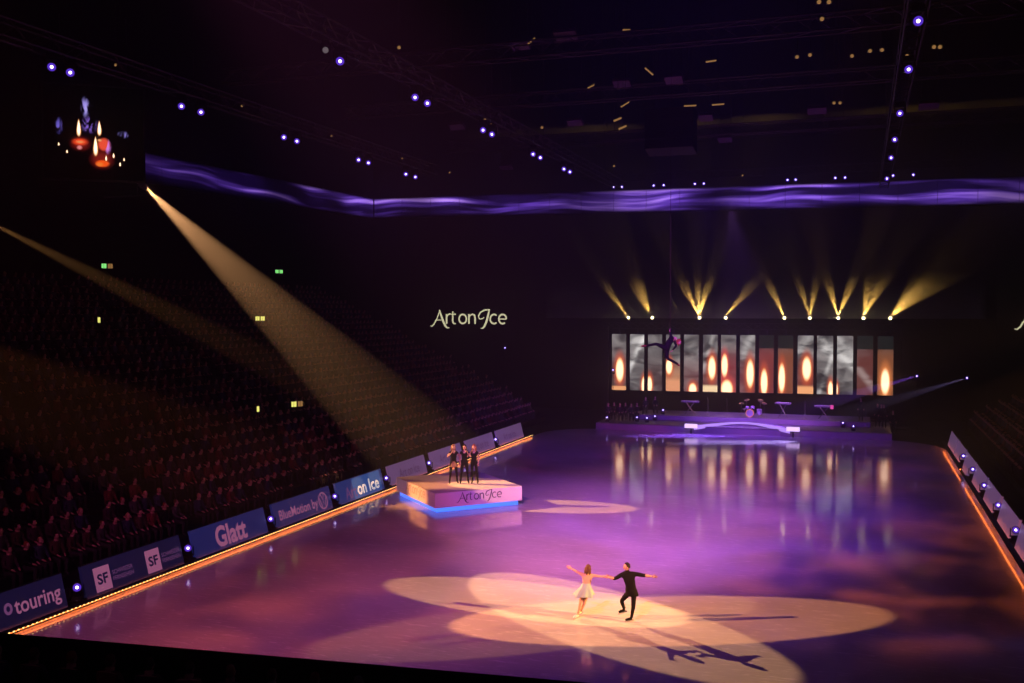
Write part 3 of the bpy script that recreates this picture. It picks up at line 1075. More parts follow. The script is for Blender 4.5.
spot('beam_light', (pix(917, 376, 1, 82.4)), pix(880, 387, 1, 81), 160000, (0.3, 0.1, 1.0), 5, 0.5, 0.03)
spot('beam_light', (pix(967, 378, 1, 79.4)), pix(930, 389, 1, 78), 60000, (0.55, 0.4, 1.0), 4, 0.5, 0.03)

# ------------------------------------------------------------------ hanging candle screen upper left
cs = bpy.data.materials.new('candle_screen_display')
q = Nodes(cs)
uvv, u, v = q.uv()
fig = q.noise(q.mapping(uvv, scale=(7, 5, 1)), 1.0, 2, 2.2)
figm = q.math('MULTIPLY', q.smooth(fig, 0.56, 0.70), 0.0)
col = (0.0, 0.0, 0.0)
def blob(col, cx, cy, rx, ry, c, lo=0.55, hi=1.0, k=1.0):
    d = q.ellipse(u, v, cx, cy, rx, ry)
    f = q.smooth(d, hi, lo, 0.0, k)
    return q.mix(f, col, c)
X_ = lambda px: (px - 48) / 92.0
Y_ = lambda py: (178 - py) / 92.0
streak = q.smooth(q.noise(q.mapping(uvv, rot=(0, 0, 0.4), scale=(9, 4, 1)), 1.6, 3, 1.5), 0.42, 0.62)
def vio(col, cx, cy, rx, ry, c=(0.20, 0.14, 0.75), k=0.9):
    d = q.ellipse(u, v, cx, cy, rx, ry)
    return q.mix(q.math('MULTIPLY', q.smooth(d, 1.0, 0.2, 0.0, k), streak), col, c)
col = vio(col, X_(86), Y_(107), 0.055, 0.13, (0.42, 0.34, 0.98), 1.0)
col = blob(col, X_(86.8), Y_(109), 0.018, 0.065, (0.50, 0.42, 0.98), 0.2, 1.0, 0.9)
col = vio(col, X_(62), Y_(127), 0.045, 0.11)
col = vio(col, X_(90), Y_(124), 0.10, 0.11, (0.3, 0.15, 0.8))
col = vio(col, X_(121), Y_(132.5), 0.07, 0.05, (0.35, 0.28, 0.9))
# red candles with glowing rims
col = blob(col, X_(81.5), Y_(143), 0.13, 0.10, (0.20, 0.01, 0.008), 0.2)
col = blob(col, X_(101), Y_(158), 0.15, 0.13, (0.22, 0.012, 0.008), 0.2)
col = blob(col, X_(81), Y_(141.5), 0.10, 0.050, (1.0, 0.07, 0.015), 0.3)
col = blob(col, X_(81), Y_(141.5), 0.055, 0.022, (1.0, 0.30, 0.10), 0.2)
col = blob(col, X_(80.5), Y_(147), 0.035, 0.03, (0.85, 0.25, 0.25), 0.3)
col = blob(col, X_(103), Y_(143), 0.075, 0.085, (0.95, 0.09, 0.04), 0.5)
col = blob(col, X_(99), Y_(139), 0.03, 0.02, (1.0, 0.45, 0.18), 0.2)
col = vio(col, X_(106), Y_(145), 0.05, 0.10, (0.75, 0.25, 0.85), 1.0)
col = blob(col, X_(101.5), Y_(162), 0.085, 0.045, (1.0, 0.10, 0.01), 0.55)
col = blob(col, X_(99), Y_(163), 0.05, 0.03, (1.0, 0.22, 0.03), 0.3)
# flames and small far flames
def flame(col, cx, cy, rx, ry, c, lo):
    tt = q.math('DIVIDE', q.math('SUBTRACT', v, cy), ry)
    wd = q.math('MAXIMUM', q.math('SUBTRACT', 0.8, q.math('MULTIPLY', tt, 0.5)), 0.1)
    a = q.math('DIVIDE', q.math('DIVIDE', q.math('SUBTRACT', u, cx), rx), wd)
    d = q.math('SQRT', q.math('ADD', q.math('MULTIPLY', a, a), q.math('MULTIPLY', tt, tt)))
    return q.mix(q.smooth(d, 1.0, lo), col, c)
for px, py, rx, ry in ((80, 127.5, 0.022, 0.098), (99, 127, 0.021, 0.085), (95.3, 145, 0.024, 0.112), (105, 156.5, 0.011, 0.032), (112, 153.5, 0.011, 0.03), (118, 162, 0.010, 0.025), (121.8, 157, 0.009, 0.02), (69, 151.5, 0.010, 0.02), (61.5, 144.5, 0.009, 0.02)):
    col = flame(col, X_(px), Y_(py), rx * 1.35, ry * 1.08, (0.9, 0.30, 0.06), 0.7)
    col = flame(col, X_(px), Y_(py), rx, ry, (2.0, 1.7, 1.2), 0.55)
q.emit(col, 1.0, cs, False)
fwd_s = 52.0
ctr = EYE + (FWD + RIGHT * ((94 - 512) / 1000) + UP * ((341.5 - 133) / 1000)) * fwd_s
t = thing('hanging_screen', 'large hanging video screen showing burning red candles', 'screen', ctr, face_cam(ctr) * 0.9)
w = 92 / 1000 * fwd_s * 1.0
MB().box((0, 0.12, 0), (w * 1.0 + 0.2, 0.2, w + 0.2)).build('housing', M['black'], t)
MB().quad_uv(Vector((-w / 2, 0, -w / 2)), Vector((w / 2, 0, -w / 2)), Vector((w / 2, 0, w / 2)), Vector((-w / 2, 0, w / 2))).build('display', cs, t)
for sx in (-1.6, 1.6):
    MB().tube([(sx, 0.12, w / 2), (sx, 0.12, ZC - ctr.z)], 0.02, 5).build('hanging_wire', M['cable'], t)

# denser haze that hangs over the stage and shows the amber beams
sh = bpy.data.materials.new('dense_haze')
q = Nodes(sh)
tc = q.n('ShaderNodeTexCoord')
sp = q.n('ShaderNodeSeparateXYZ')
q.nt.links.new(tc.outputs['Object'], sp.inputs[0])
den = q.smooth(sp.outputs[2], 4.4, -0.5)
den = q.math('MULTIPLY', den, den)
puff = q.smooth(q.noise(tc.outputs['Object'], 0.5, 2, 0.4), 0.25, 0.75, 0.85, 1.12)
vsc = q.n('ShaderNodeVolumeScatter')
vsc.inputs['Color'].default_value = (0.95, 0.93, 0.9, 1)
vsc.inputs['Anisotropy'].default_value = 0.4
q.put(vsc.inputs['Density'], q.math('MULTIPLY', q.math('MULTIPLY', den, puff), 0.19))
o_ = q.n('ShaderNodeOutputMaterial')
q.nt.links.new(vsc.outputs[0], o_.inputs['Volume'])
o = MB().box((0, 0, 3.4), (34, 5.5, 6.6)).build('haze', sh, None, loc=(-8.2, 83.6, 8.5))
tag(o, 'denser haze over the stage showing the amber beams', kind='stuff')

# ------------------------------------------------------------------ tall screens behind the stage
def tall_mat(i, cfg):
    m = bpy.data.materials.new('tall_screen_display')
    q = Nodes(m)
    uvv, u, v = q.uv()
    cb = q.n('ShaderNodeCombineXYZ')
    q.put(cb.inputs[0], q.math('ADD', q.math('MULTIPLY', u, 1.0), i * 1.25))
    q.put(cb.inputs[1], q.math('MULTIPLY', v, 4.0))
    smoke = q.noise(q.mapping(cb.outputs[0], rot=(0, 0, 0.45), scale=(0.45, 1.0, 1)), 1.1, 4, 0.8)
    g = cfg.get('grey', 1.0)
    col = q.mix(q.smooth(smoke, 0.30, 0.76), tuple(c * g for c in (0.03, 0.025, 0.03)), tuple(c * g for c in (0.29, 0.26, 0.26)))
    for (a, b, wd, k) in cfg.get('streak', []):
        dd = q.math('ABSOLUTE', q.math('SUBTRACT', v, q.math('ADD', q.math('MULTIPLY', u, a), b)))
        f = q.math('MULTIPLY', q.smooth(dd, wd * 1.9, 0.0, 0.0, k * 0.75), q.smooth(smoke, 0.30, 0.62))
        col = q.mix(f, col, (0.95, 0.90, 0.88))
    if 'wash' in cfg:
        c, v1, v0, k = cfg['wash']
        c = tuple(x_ * 0.62 for x_ in c)
        col = q.mix(q.smooth(v, v1, v0, 0.0, k), col, c)
    if cfg.get('cap'):
        col = q.mix(q.smooth(v, 0.765, 0.785), col, (0.009, 0.011, 0.011))
    for fl in cfg['flames']:
        cx, cy, rx, ry = fl[0], fl[1], fl[2] * 0.82, fl[3]
        d = q.ellipse(u, v, cx, cy, rx, ry)
        col = q.mix(q.smooth(d, 1.9, 0.9, 0.0, 0.7), col, cfg.get('halo', (0.62, 0.09, 0.035)))
        col = q.mix(q.smooth(d, 1.18, 0.85), col, (0.95, 0.36, 0.12))
        col = q.mix(q.smooth(d, 1.05, 0.60), col, (2.0, 1.22, 0.74))
    for b0 in cfg.get('base', []):
        col = q.mix(q.smooth(v, b0[0], b0[0] * 0.6, 0.0, b0[1]), col, b0[2])
    q.emit(col, 1.25, m, True)
    return m


OR, PE = (0.95, 0.42, 0.18), (1.0, 0.72, 0.42)
TALL = [
    dict(wash=((0.16, 0.035, 0.03), 1.0, 0.3, 0.5), flames=[(0.56, 0.36, 0.36, 0.22)], base=[(0.09, 0.9, OR)]),
    dict(streak=[(0.5, 0.42, 0.10, 0.9), (-0.1, 0.95, 0.12, 0.6)], flames=[(1.0, 0.08, 0.22, 0.17)]),
    dict(wash=((0.16, 0.06, 0.06), 0.8, 0.3, 0.4), flames=[(0.10, 0.10, 0.26, 0.16)]),
    dict(wash=((0.85, 0.36, 0.18), 0.62, 0.25, 0.85), flames=[(0.22, 0.43, 0.30, 0.14)], base=[(0.26, 0.9, (0.80, 0.33, 0.17))]),
    dict(wash=((0.30, 0.05, 0.06), 0.75, 0.3, 0.45), flames=[(0.60, 0.03, 0.34, 0.12)]),
    dict(streak=[(0.9, 0.35, 0.12, 0.5)], wash=((0.3, 0.05, 0.04), 0.6, 0.2, 0.7), flames=[(0.62, 0.42, 0.33, 0.21)], base=[(0.14, 0.95, PE)]),
    dict(wash=((0.40, 0.045, 0.06), 0.95, 0.4, 0.75), flames=[(0.24, 0.46, 0.27, 0.21), (0.40, 0.05, 0.5, 0.17)], halo=(0.7, 0.06, 0.06)),
    dict(streak=[(0.6, 0.55, 0.14, 0.4)], wash=((0.35, 0.04, 0.05), 0.75, 0.3, 0.6), flames=[(0.68, 0.33, 0.32, 0.25)]),
    dict(cap=True, grey=0.5, wash=((0.34, 0.05, 0.05), 0.95, 0.6, 0.9), flames=[(0.36, 0.18, 0.30, 0.24)]),
    dict(cap=True, grey=0.5, wash=((0.36, 0.10, 0.05), 0.95, 0.6, 0.95), flames=[(0.26, 0.26, 0.28, 0.26)]),
    dict(streak=[(0.3, 0.75, 0.12, 0.4)], wash=((0.30, 0.06, 0.045), 0.7, 0.3, 0.8), flames=[(0.58, 0.43, 0.36, 0.21)], base=[(0.16, 0.95, OR)]),
    dict(streak=[(-0.25, 0.97, 0.12, 0.95), (0.8, -0.1, 0.1, 0.5)], flames=[(0.86, 0.07, 0.20, 0.16)]),
    dict(streak=[(-0.22, 0.72, 0.09, 1.0), (-0.3, 0.95, 0.1, 0.5)], flames=[(-0.08, 0.08, 0.2, 0.13)]),
    dict(cap=True, grey=0.4, wash=((0.26, 0.06, 0.05), 1.1, 0.55, 0.7), streak=[(-0.35, 0.48, 0.09, 0.95)], flames=[]),
    dict(cap=True, grey=0.3, wash=((0.34, 0.11, 0.05), 0.95, 0.6, 0.95), flames=[(0.50, 0.23, 0.36, 0.23)], halo=(0.75, 0.22, 0.06)),
]
edges = [(612, 626), (630, 644), (648, 662), (666, 680), (684, 698.7), (703, 717.5), (721, 736), (740, 755), (759, 773.6), (778, 793), (797.6, 813.4), (817, 833), (837, 853), (857, 873), (877.5, 893.3)]
desc = ['large flame under grey haze', 'flame at its right lower corner', 'flame at its lower left corner', 'pale orange candle behind the aerialist', 'low flame and grey-red smoke', 'tall flame over a glowing base', 'flame over a white glow on red',
        'flame at right under grey smoke', 'dark top and flame on red', 'dark top and flame on orange brown', 'flame above an orange base', 'white streak on top and low flame', 'grey smoke with white streaks', 'dark top and slanting smoke streak', 'dark top and one broad flame']
for i, ((e0, e1), cfg) in enumerate(zip(edges, TALL)):
    x0 = pix(e0, 362, 1, 84).x
    x1 = pix(e1, 362, 1, 84).x
    z0, z1 = 2.42 + 0.009 * i, 7.22
    t = thing('tall_screen', f'tall narrow screen, {ordinal(i)} from the left, with {desc[i]}', 'screen', (x0, 84, z0), 0, 'tall screens behind the stage')
    w, h = x1 - x0, z1 - z0
    MB().box((w / 2, 0.09, h / 2), (w + 0.08, 0.14, h + 0.08)).build('housing', M['black'], t)
    MB().quad_uv(Vector((0, 0, 0)), Vector((w, 0, 0)), Vector((w, 0, h)), Vector((0, 0, h))).build('display', tall_mat(i, cfg), t)
    MB().box((w / 2, 0.09, h + 0.22), (0.12, 0.12, 0.56)).build('hanging_bracket', M['dark'], t)

# ------------------------------------------------------------------ stage
st = thing('stage_platform', 'low wide stage platform at the far end of the ice', 'stage', (-8.6, 79.5, 0))
MB().box((0, 0, 0.25), (21.6, 7.6, 0.5)).build('deck', M['stage'], st)
MB().box((0, -3.83, 0.22), (21.6, 0.06, 0.44)).build('fascia', M['stage_face'], st)
MB().box((0, -3.85, 0.47), (21.6, 0.06, 0.05)).build('edge_trim', M['stage'], st)
rs = thing('stage_riser', 'raised band riser standing on the stage', 'riser', (-8.2, 81.2, 0.5))
MB().box((0, 0, 0.19), (18, 4.1, 0.38)).build('deck', M['stage'], rs)
MB().box((0, -2.08, 0.19), (18, 0.06, 0.36)).build('fascia', M['stage_face'], rs)
# curved luminous front
cv = thing('curved_stage_front', 'curved lilac-lit front step in the middle of the stage', 'stage', (-8.5, 75.2, 0))
A0, A1 = pix(694, 426, 1, 75.2) - Vector(cv.location), pix(790, 429, 1, 75.2) - Vector(cv.location)
N_ = 24
front, zed = [], []
for i in range(N_ + 1):
    f = i / N_
    s = math.sin(math.pi * f)
    x = A0.x + (A1.x - A0.x) * f
    front.append(Vector((x, 1.9 * s ** 1.3, 0)))
    zed.append(0.46 + 0.26 * s ** 1.2)
mbf, mbl, mbt = MB(), MB(), MB()
for i in range(N_):
    a, b = front[i], front[i + 1]
    mbf._add([a, b, b + Vector((0, 0, zed[i + 1] - 0.02)), a + Vector((0, 0, zed[i] - 0.02))], [(0, 1, 2, 3)])
    th0, th1 = 0.36 - 0.22 * math.sin(math.pi * i / N_), 0.36 - 0.22 * math.sin(math.pi * (i + 1) / N_)
    o_ = Vector((0, -0.05, 0))
    vs = [a + o_ + Vector((0, 0, zed[i] - th0 / 2)), b + o_ + Vector((0, 0, zed[i + 1] - th1 / 2)), b + o_ + Vector((0, 0, zed[i + 1] + th1 / 2)), a + o_ + Vector((0, 0, zed[i] + th0 / 2))]
    vs += [p + Vector((0, 0.05, 0)) for p in vs]
    mbl._add(vs, [(0, 1, 2, 3), (3, 2, 6, 7), (1, 0, 4, 5)])
    back = Vector((0, 2.6, 0))
    mbt._add([a + Vector((0, 0, zed[i])), b + Vector((0, 0, zed[i + 1])), Vector((b.x, 2.6, zed[i + 1])), Vector((a.x, 2.6, zed[i]))], [(0, 1, 2, 3)])
mbf.build('fascia', M['stage_face'], cv)
mbl.build('light_band', M['led_lilac'], cv)
mbt.build('top', M['stage'], cv)
for P_, sg in ((A0, -1), (A1, 1)):
    MB().box((P_.x + sg * 0.22, -0.05, P_.z), (0.92, 0.22, 0.30)).build('end_light', M['led_lilac_bright'], cv)
    MB().box((P_.x + sg * 0.22, 0.0, (P_.z - 0.15) / 2), (0.12, 0.12, P_.z - 0.15)).build('foot', M['black'], cv)

# ------------------------------------------------------------------ podium
pc = [pix(435, 514, 2, 0), pix(398, 498, 2, 0), pix(522, 505.5, 2, 0)]
F_, L_, R_ = pc
e1 = (R_ - F_)
e2 = (L_ - F_)
side = (e1.length + e2.length) / 2
e1.normalize()
e2 = Vector((-e1.y, e1.x, 0))
PODROT = math.atan2(e1.y, e1.x)
POD = thing('podium', 'square white podium with blue glow beneath the three singers', 'podium', F_, PODROT)
S_ = side
S2 = e2.length if False else (L_ - F_).length * 1.15
ZT, ZB = 0.92, 0.25
MB().box((S_ / 2, S2 / 2, (ZT + ZB) / 2), (S_, S2, ZT - ZB)).build('deck', M['podium'], POD)
MB().box((S_ / 2, S2 / 2, ZB / 2), (S_ - 0.36, S2 - 0.36, ZB)).build('plinth', M['podium'], POD)
mb = MB()
for c_, s_ in (((S_ / 2, 0.15, 0.13), (S_ - 0.3, 0.04, 0.20)), ((S_ / 2, S2 - 0.15, 0.13), (S_ - 0.3, 0.04, 0.20)), ((0.15, S2 / 2, 0.13), (0.04, S2 - 0.3, 0.20)), ((S_ - 0.15, S2 / 2, 0.13), (0.04, S2 - 0.3, 0.20))):
    mb.box(c_, s_)
mb.build('blue_light_strip', M['led_blue'], POD)
mb = MB()
art_on_ice(mb, Vector((S_ * 0.24, 0, ZB + 0.25)), Vector((1, 0, 0)), Vector((0, 0, 1)), Vector((0, -1, 0)), S_ * 0.52, 0.006)
mb.build('lettering', M['print_dark'], POD)
mb = MB()
art_on_ice(mb, Vector((0, S2 * 0.76, ZB + 0.25)), Vector((0, -1, 0)), Vector((0, 0, 1)), Vector((-1, 0, 0)), S2 * 0.52, 0.006)
mb.build('lettering', mat('faint_print', (0.42, 0.33, 0.36), 0.6), POD)

# ------------------------------------------------------------------ figures
def skin_mesh(joints, bones, root, sub=1):
    """joints: name -> (position, radius); grows one continuous surface over the bones."""
    names = list(joints)
    idx = {k: i for i, k in enumerate(names)}
    me = bpy.data.meshes.new('figure')
    me.from_pydata([tuple(joints[k][0]) for k in names], [(idx[a], idx[b]) for a, b in bones], [])
    ob = bpy.data.objects.new('figure', me)
    COL.objects.link(ob)
    ob.modifiers.new('skin', 'SKIN').use_smooth_shade = True
    for k in names:
        r = joints[k][1]
        sv = me.skin_vertices[0].data[idx[k]]
        sv.radius = r if isinstance(r, tuple) else (r, r)
        sv.use_root = (k == root)
    if sub:
        ob.modifiers.new('subdivision', 'SUBSURF').levels = sub
        ob.modifiers['subdivision'].render_levels = sub
    dg = bpy.context.evaluated_depsgraph_get()
    out = bpy.data.meshes.new_from_object(ob.evaluated_get(dg))
    bpy.data.objects.remove(ob)
    bpy.data.meshes.remove(me)
    return out


def seg_dist(p, a, b):
    ab = b - a
    t = max(0, min(1, (p - a).dot(ab) / max(1e-9, ab.dot(ab))))
    return (p - a - ab * t).length


def body_into(mb, joints, bones, root, bone_mat, sub=1):
    """Adds the skinned body to mb; each face takes the material index of its nearest bone."""
    J = {k: (Vector(v[0]), v[1]) for k, v in joints.items()}
    me = skin_mesh(J, bones, root, sub)
    b0 = len(mb.v)
    mb.v += [v.co.copy() for v in me.vertices]
    rr = lambda k: (J[k][1][0] if isinstance(J[k][1], tuple) else J[k][1])
    for p in me.polygons:
        c = p.center
        best = min(bones, key=lambda e: seg_dist(c, J[e[0]][0], J[e[1]][0]) - 0.5 * (rr(e[0]) + rr(e[1])))
        mb.f.append(tuple(b0 + i for i in p.vertices))
        mb.m.append(bone_mat.get(best, 0))
    bpy.data.meshes.remove(me)


def face_rot(look, up=Vector((0, 0, 1))):
    """Rotation taking local -y (the face) to look."""
    f = -Vector(look).normalized()
    x = f.cross(Vector(up)).normalized()
    z = x.cross(f).normalized()
    return Matrix((x, f, z)).transposed()


def add_head(mb, c, look, mi_skin, mi_eye, mi_lip, s=1.0, up=Vector((0, 0, 1))):
    """A head with brow, nose, chin, ears, eyes and mouth; height about 0.23."""
    rot = face_rot(look, up)
    c = Vector(c)
    def warp(p):
        q_ = p.copy()
        if p.z < -0.1:                      # jaw narrows to the chin
            k = 1 + 0.42 * (p.z + 0.1)
            q_.x *= k
            q_.y *= 1 + 0.25 * (p.z + 0.1)
        if p.y < -0.6 and abs(p.x) < 0.5:   # flatter face
            q_.y = -0.6 + (p.y + 0.6) * 0.8
        return q_
    mb.sphere(c, (0.075 * s, 0.095 * s, 0.118 * s), 14, mi_skin, rot, warp)
    at_ = lambda x, y, z: c + rot @ (Vector((x, y, z)) * s)
    mb.tube([at_(0, -0.083, 0.022), at_(0, -0.098, -0.005), at_(0, -0.108, -0.022), at_(0, -0.085, -0.032)], [0.008 * s, 0.011 * s, 0.014 * s, 0.009 * s], 6, mi_skin)
    for sx in (-1, 1):
        mb.sphere(at_(sx * 0.030, -0.080, 0.016), 0.011 * s, 6, mi_eye)
        mb.sphere(at_(sx * 0.077, 0.005, 0.0), (0.010 * s, 0.020 * s, 0.030 * s), 6, mi_skin, rot)
    mb.tube([at_(-0.024, -0.077, -0.055), at_(0, -0.086, -0.054), at_(0.024, -0.077, -0.055)], [0.003 * s, 0.008 * s, 0.003 * s], 5, mi_lip)


def add_hand(mb, wrist, d, side, mi, curl=0.25, s=1.0):
    """Palm, four unequal bent fingers and a thumb; d = direction of the hand, side = thumb side."""
    wrist, d, side = Vector(wrist), Vector(d).normalized(), Vector(side)
    side = (side - d * side.dot(d)).normalized()
    n = d.cross(side).normalized()
    rot = Matrix((side, n, d)).transposed()
    mb.sphere(wrist + d * 0.045 * s, (0.040 * s, 0.017 * s, 0.058 * s), 8, mi, rot)
    for i, L in enumerate((0.072, 0.082, 0.076, 0.058)):
        b = wrist + d * 0.085 * s + side * (0.028 - 0.018 * i) * s
        k1 = (d + n * curl).normalized()
        k2 = (d + n * curl * 3).normalized()
        mb.tube([b - d * 0.02 * s, b + k1 * L * 0.5 * s, b + (k1 * 0.5 + k2 * 0.5) * L * s], [0.0095 * s, 0.0085 * s, 0.006 * s], 6, mi)
    b = wrist + d * 0.03 * s + side * 0.034 * s
    mb.tube([b - side * 0.01 * s, b + (side * 0.7 + d * 0.7) * 0.035 * s, b + (side * 0.55 + d + n * 0.3) * 0.055 * s], [0.011 * s, 0.010 * s, 0.007 * s], 6, mi)


STD_BONES = [('pelvis', 'waist'), ('waist', 'chest'), ('chest', 'neck'), ('neck', 'skull'),
             ('chest', 'shoulder_l'), ('shoulder_l', 'elbow_l'), ('elbow_l', 'wrist_l'), ('chest', 'shoulder_r'), ('shoulder_r', 'elbow_r'), ('elbow_r', 'wrist_r'),
             ('pelvis', 'hip_l'), ('hip_l', 'knee_l'), ('knee_l', 'ankle_l'), ('ankle_l', 'toe_l'), ('pelvis', 'hip_r'), ('hip_r', 'knee_r'), ('knee_r', 'ankle_r'), ('ankle_r', 'toe_r')]
STD_R = dict(pelvis=0.135, waist=0.115, chest=0.145, neck=0.055, skull=0.055, shoulder=0.062, elbow=0.045, wrist=0.030, hip=0.095, knee=0.060, ankle=0.042, toe=0.033)


def joints_of(P, scale=1.0, slim=1.0, bulk=None):
    bulk = bulk or {}
    return {k: (Vector(v) * scale, STD_R[k.split('_')[0]] * scale * slim * bulk.get(k.split('_')[0], 1)) for k, v in P.items()}


def bone_mats(torso, uparm, forearm, thigh, shin, foot, skin=0):
    d = {('pelvis', 'waist'): torso, ('waist', 'chest'): torso, ('chest', 'neck'): skin, ('neck', 'skull'): skin}
    for s in 'lr':
        d[('chest', 'shoulder_' + s)] = torso
        d[('shoulder_' + s, 'elbow_' + s)] = uparm
        d[('elbow_' + s, 'wrist_' + s)] = forearm
        d[('pelvis', 'hip_' + s)] = torso if thigh == skin else thigh
        d[('hip_' + s, 'knee_' + s)] = thigh
        d[('knee_' + s, 'ankle_' + s)] = shin
        d[('ankle_' + s, 'toe_' + s)] = foot
    return d


def figure(label, loc, rotz, P, head, look, mats, bm, hands, scale=1.0, slim=1.0, sub=2, group=None, hand_curl=0.25, up=Vector((0, 0, 1)), hs=1.0, bulk=None):
    """One continuous body with head and hands; mats[0] skin, [1] eyes, [2] lips, then clothing."""
    t = thing('person', label, 'person', loc, rotz, group)
    mb = MB()
    body_into(mb, joints_of(P, scale, slim, bulk), STD_BONES, 'pelvis', bm, sub)
    add_head(mb, Vector(head) * scale, look, 0, 1, 2, scale * hs, up)
    for s, sidev in hands.items():
        w = Vector(P['wrist_' + s]) * scale
        d = w - Vector(P['elbow_' + s]) * scale
        add_hand(mb, w, d, sidev, 0, hand_curl, scale)
    mb.build('body', mats, t, True)
    return t


def hair_cap(t, c, look, m, s=1.0, long=0.0, name='hair', up=Vector((0, 0, 1)), tail=None):
    """Hair as a shell over the crown and the back of the head, falling by long metres."""
    rot = face_rot(look, up)
    c = Vector(c)
    mb = MB()
    def warp(p):
        q_ = p.copy()
        if p.y < -0.25 and p.z < 0.45:      # open at the face
            q_.y = -0.25 + (p.y + 0.25) * 0.35
            q_.x *= 0.98
        if p.z < -0.3:
            q_.z = -0.3 + (p.z + 0.3) * 0.5
        return q_
    mb.sphere(c + rot @ Vector((0, 0.016, 0.016)) * s, (0.087 * s, 0.104 * s, 0.120 * s), 14, 0, rot, warp)
    if long:
        for k in range(7):
            a = -1.25 + 2.5 * k / 6
            b = c + rot @ Vector((0.075 * math.sin(a), 0.03 + 0.065 * math.cos(a), 0.0)) * s
            dn = -Vector(up)
            sway = rot @ Vector((0.02 * math.sin(a * 2 + k), 0.025, 0))
            mb.tube([b + Vector(up) * 0.03, b + dn * long * 0.45 + sway * 0.5, b + dn * long * (0.85 + 0.15 * math.sin(k * 2.1)) + sway], [0.030 * s, 0.034 * s, 0.012 * s], 6)
    return mb.build(name, m, t, True)


# ---- the skating pair (local x = towards the picture's right, y = away, z = up)
base_m = lambda *cl: [M['skin'], M['eye'], M['lips'], *cl]
mp = pix(628, 622, 2, 0)
man = dict(pelvis=(0.10, 0, 0.93), waist=(0.06, 0, 1.10), chest=(0.0, 0, 1.34), neck=(-0.02, 0, 1.49), skull=(-0.035, 0, 1.57),
           shoulder_l=(-0.16, 0.02, 1.43), elbow_l=(-0.38, 0.0, 1.29), wrist_l=(-0.58, 0.0, 1.33),
           shoulder_r=(0.17, 0.0, 1.44), elbow_r=(0.45, 0.03, 1.38), wrist_r=(0.71, 0.02, 1.355),
           hip_l=(0.02, 0.03, 0.86), knee_l=(-0.18, 0.12, 0.60), ankle_l=(-0.07, 0.34, 0.27), toe_l=(-0.24, 0.34, 0.19),
           hip_r=(0.17, -0.02, 0.86), knee_r=(0.15, -0.05, 0.48), ankle_r=(0.10, -0.02, 0.125), toe_r=(-0.08, -0.03, 0.07))
tman = figure('man skating in black with both arms held out level', mp, YAW, man, (-0.05, 0, 1.64), (-1, -0.25, -0.05), base_m(M['cloth_black']),
              bone_mats(3, 3, 0, 3, 3, 3) | {('chest', 'neck'): 3}, dict(l=(0, 0, 1), r=(0, 0, 1)), bulk=dict(chest=1.18, waist=1.25, pelvis=1.1, shoulder=1.25, elbow=1.3, knee=1.15))
hair_cap(tman, (-0.05, 0, 1.645), (-1, -0.25, -0.05), M['hair_dark'])


def skate(t, ankle, toe, m, drop=0.055):
    a, b = Vector(ankle), Vector(toe)
    mb = MB()
    mb.tube([a + Vector((0, 0, 0.07)), a + Vector((0, 0, -0.02)), a * 0.5 + b * 0.5 + Vector((0, 0, -0.005)), b], [0.052, 0.05, 0.046, 0.03], 8)
    o = mb.build('skate', m, t, True)
    d = (b - a).normalized()
    mid = (a + b) / 2
    dn = Vector((0, 0, -1)) - d * -d.z
    dn.normalize()
    bl = MB()
    p0, p1 = a - d * 0.05 + dn * 0.04, b + d * 0.04 + dn * 0.025
    nrm = d.cross(dn).normalized() * 0.004
    bl._add([p0 + nrm, p1 + nrm, p1 + nrm + dn * drop * 0.8, p0 + nrm + dn * drop, p0 - nrm, p1 - nrm, p1 - nrm + dn * drop * 0.8, p0 - nrm + dn * drop],
            [(0, 1, 2, 3), (7, 6, 5, 4), (0, 4, 5, 1), (1, 5, 6, 2), (2, 6, 7, 3), (3, 7, 4, 0)])
    bl.build('blade', M['blade'], o)
    return o


for s in 'lr':
    skate(tman, man['ankle_' + s], man['toe_' + s], M['cloth_black'])
# jacket hem
mb = MB()
mb.lathe([(0.13, 0.16), (0.165, 0.03), (0.185, -0.13), (0.17, -0.14)], 16, 0, Matrix.Translation((0.095, 0.005, 0.93)) @ Matrix(((1.05, 0, -0.2, 0), (0, 0.9, 0, 0), (0, 0, 1, 0), (0, 0, 0, 1))), False)
mb.build('jacket_hem', M['cloth_black'], tman, True)

wp = pix(577, 619.5, 2, 0)
wom = dict(pelvis=(0.23, 0, 0.86), waist=(0.28, 0.01, 1.04), chest=(0.31, 0.01, 1.25), neck=(0.32, 0.0, 1.40), skull=(0.325, 0.0, 1.46),
           shoulder_l=(0.19, 0.0, 1.34), elbow_l=(0.00, 0.04, 1.43), wrist_l=(-0.17, 0.02, 1.52),
           shoulder_r=(0.43, 0.0, 1.33), elbow_r=(0.66, 0.0, 1.30), wrist_r=(0.88, 0.0, 1.29),
           hip_l=(0.17, 0.0, 0.79), knee_l=(0.09, -0.05, 0.48), ankle_l=(0.03, 0.02, 0.14), toe_l=(-0.10, -0.06, 0.08),
           hip_r=(0.29, 0.02, 0.79), knee_r=(0.21, 0.0, 0.47), ankle_r=(0.12, 0.16, 0.20), toe_r=(0.0, 0.12, 0.12))
twom = figure('woman skating in a pale mint dress with bare back and arms out', wp, YAW, wom, (0.335, -0.005, 1.525), (0.35, 0.8, -0.05), base_m(M['mint']),
              bone_mats(0, 0, 0, 0, 0, 0) | {('pelvis', 'waist'): 3, ('pelvis', 'hip_l'): 3, ('pelvis', 'hip_r'): 3}, dict(l=(0, 0, 1), r=(0, 0, 1)), slim=0.88, hs=0.95)
hair_cap(twom, (0.335, -0.005, 1.53), (0.35, 0.8, -0.05), M['hair_brown'], 1.0, 0.17)
mb = MB()
rings = []
nk = 28
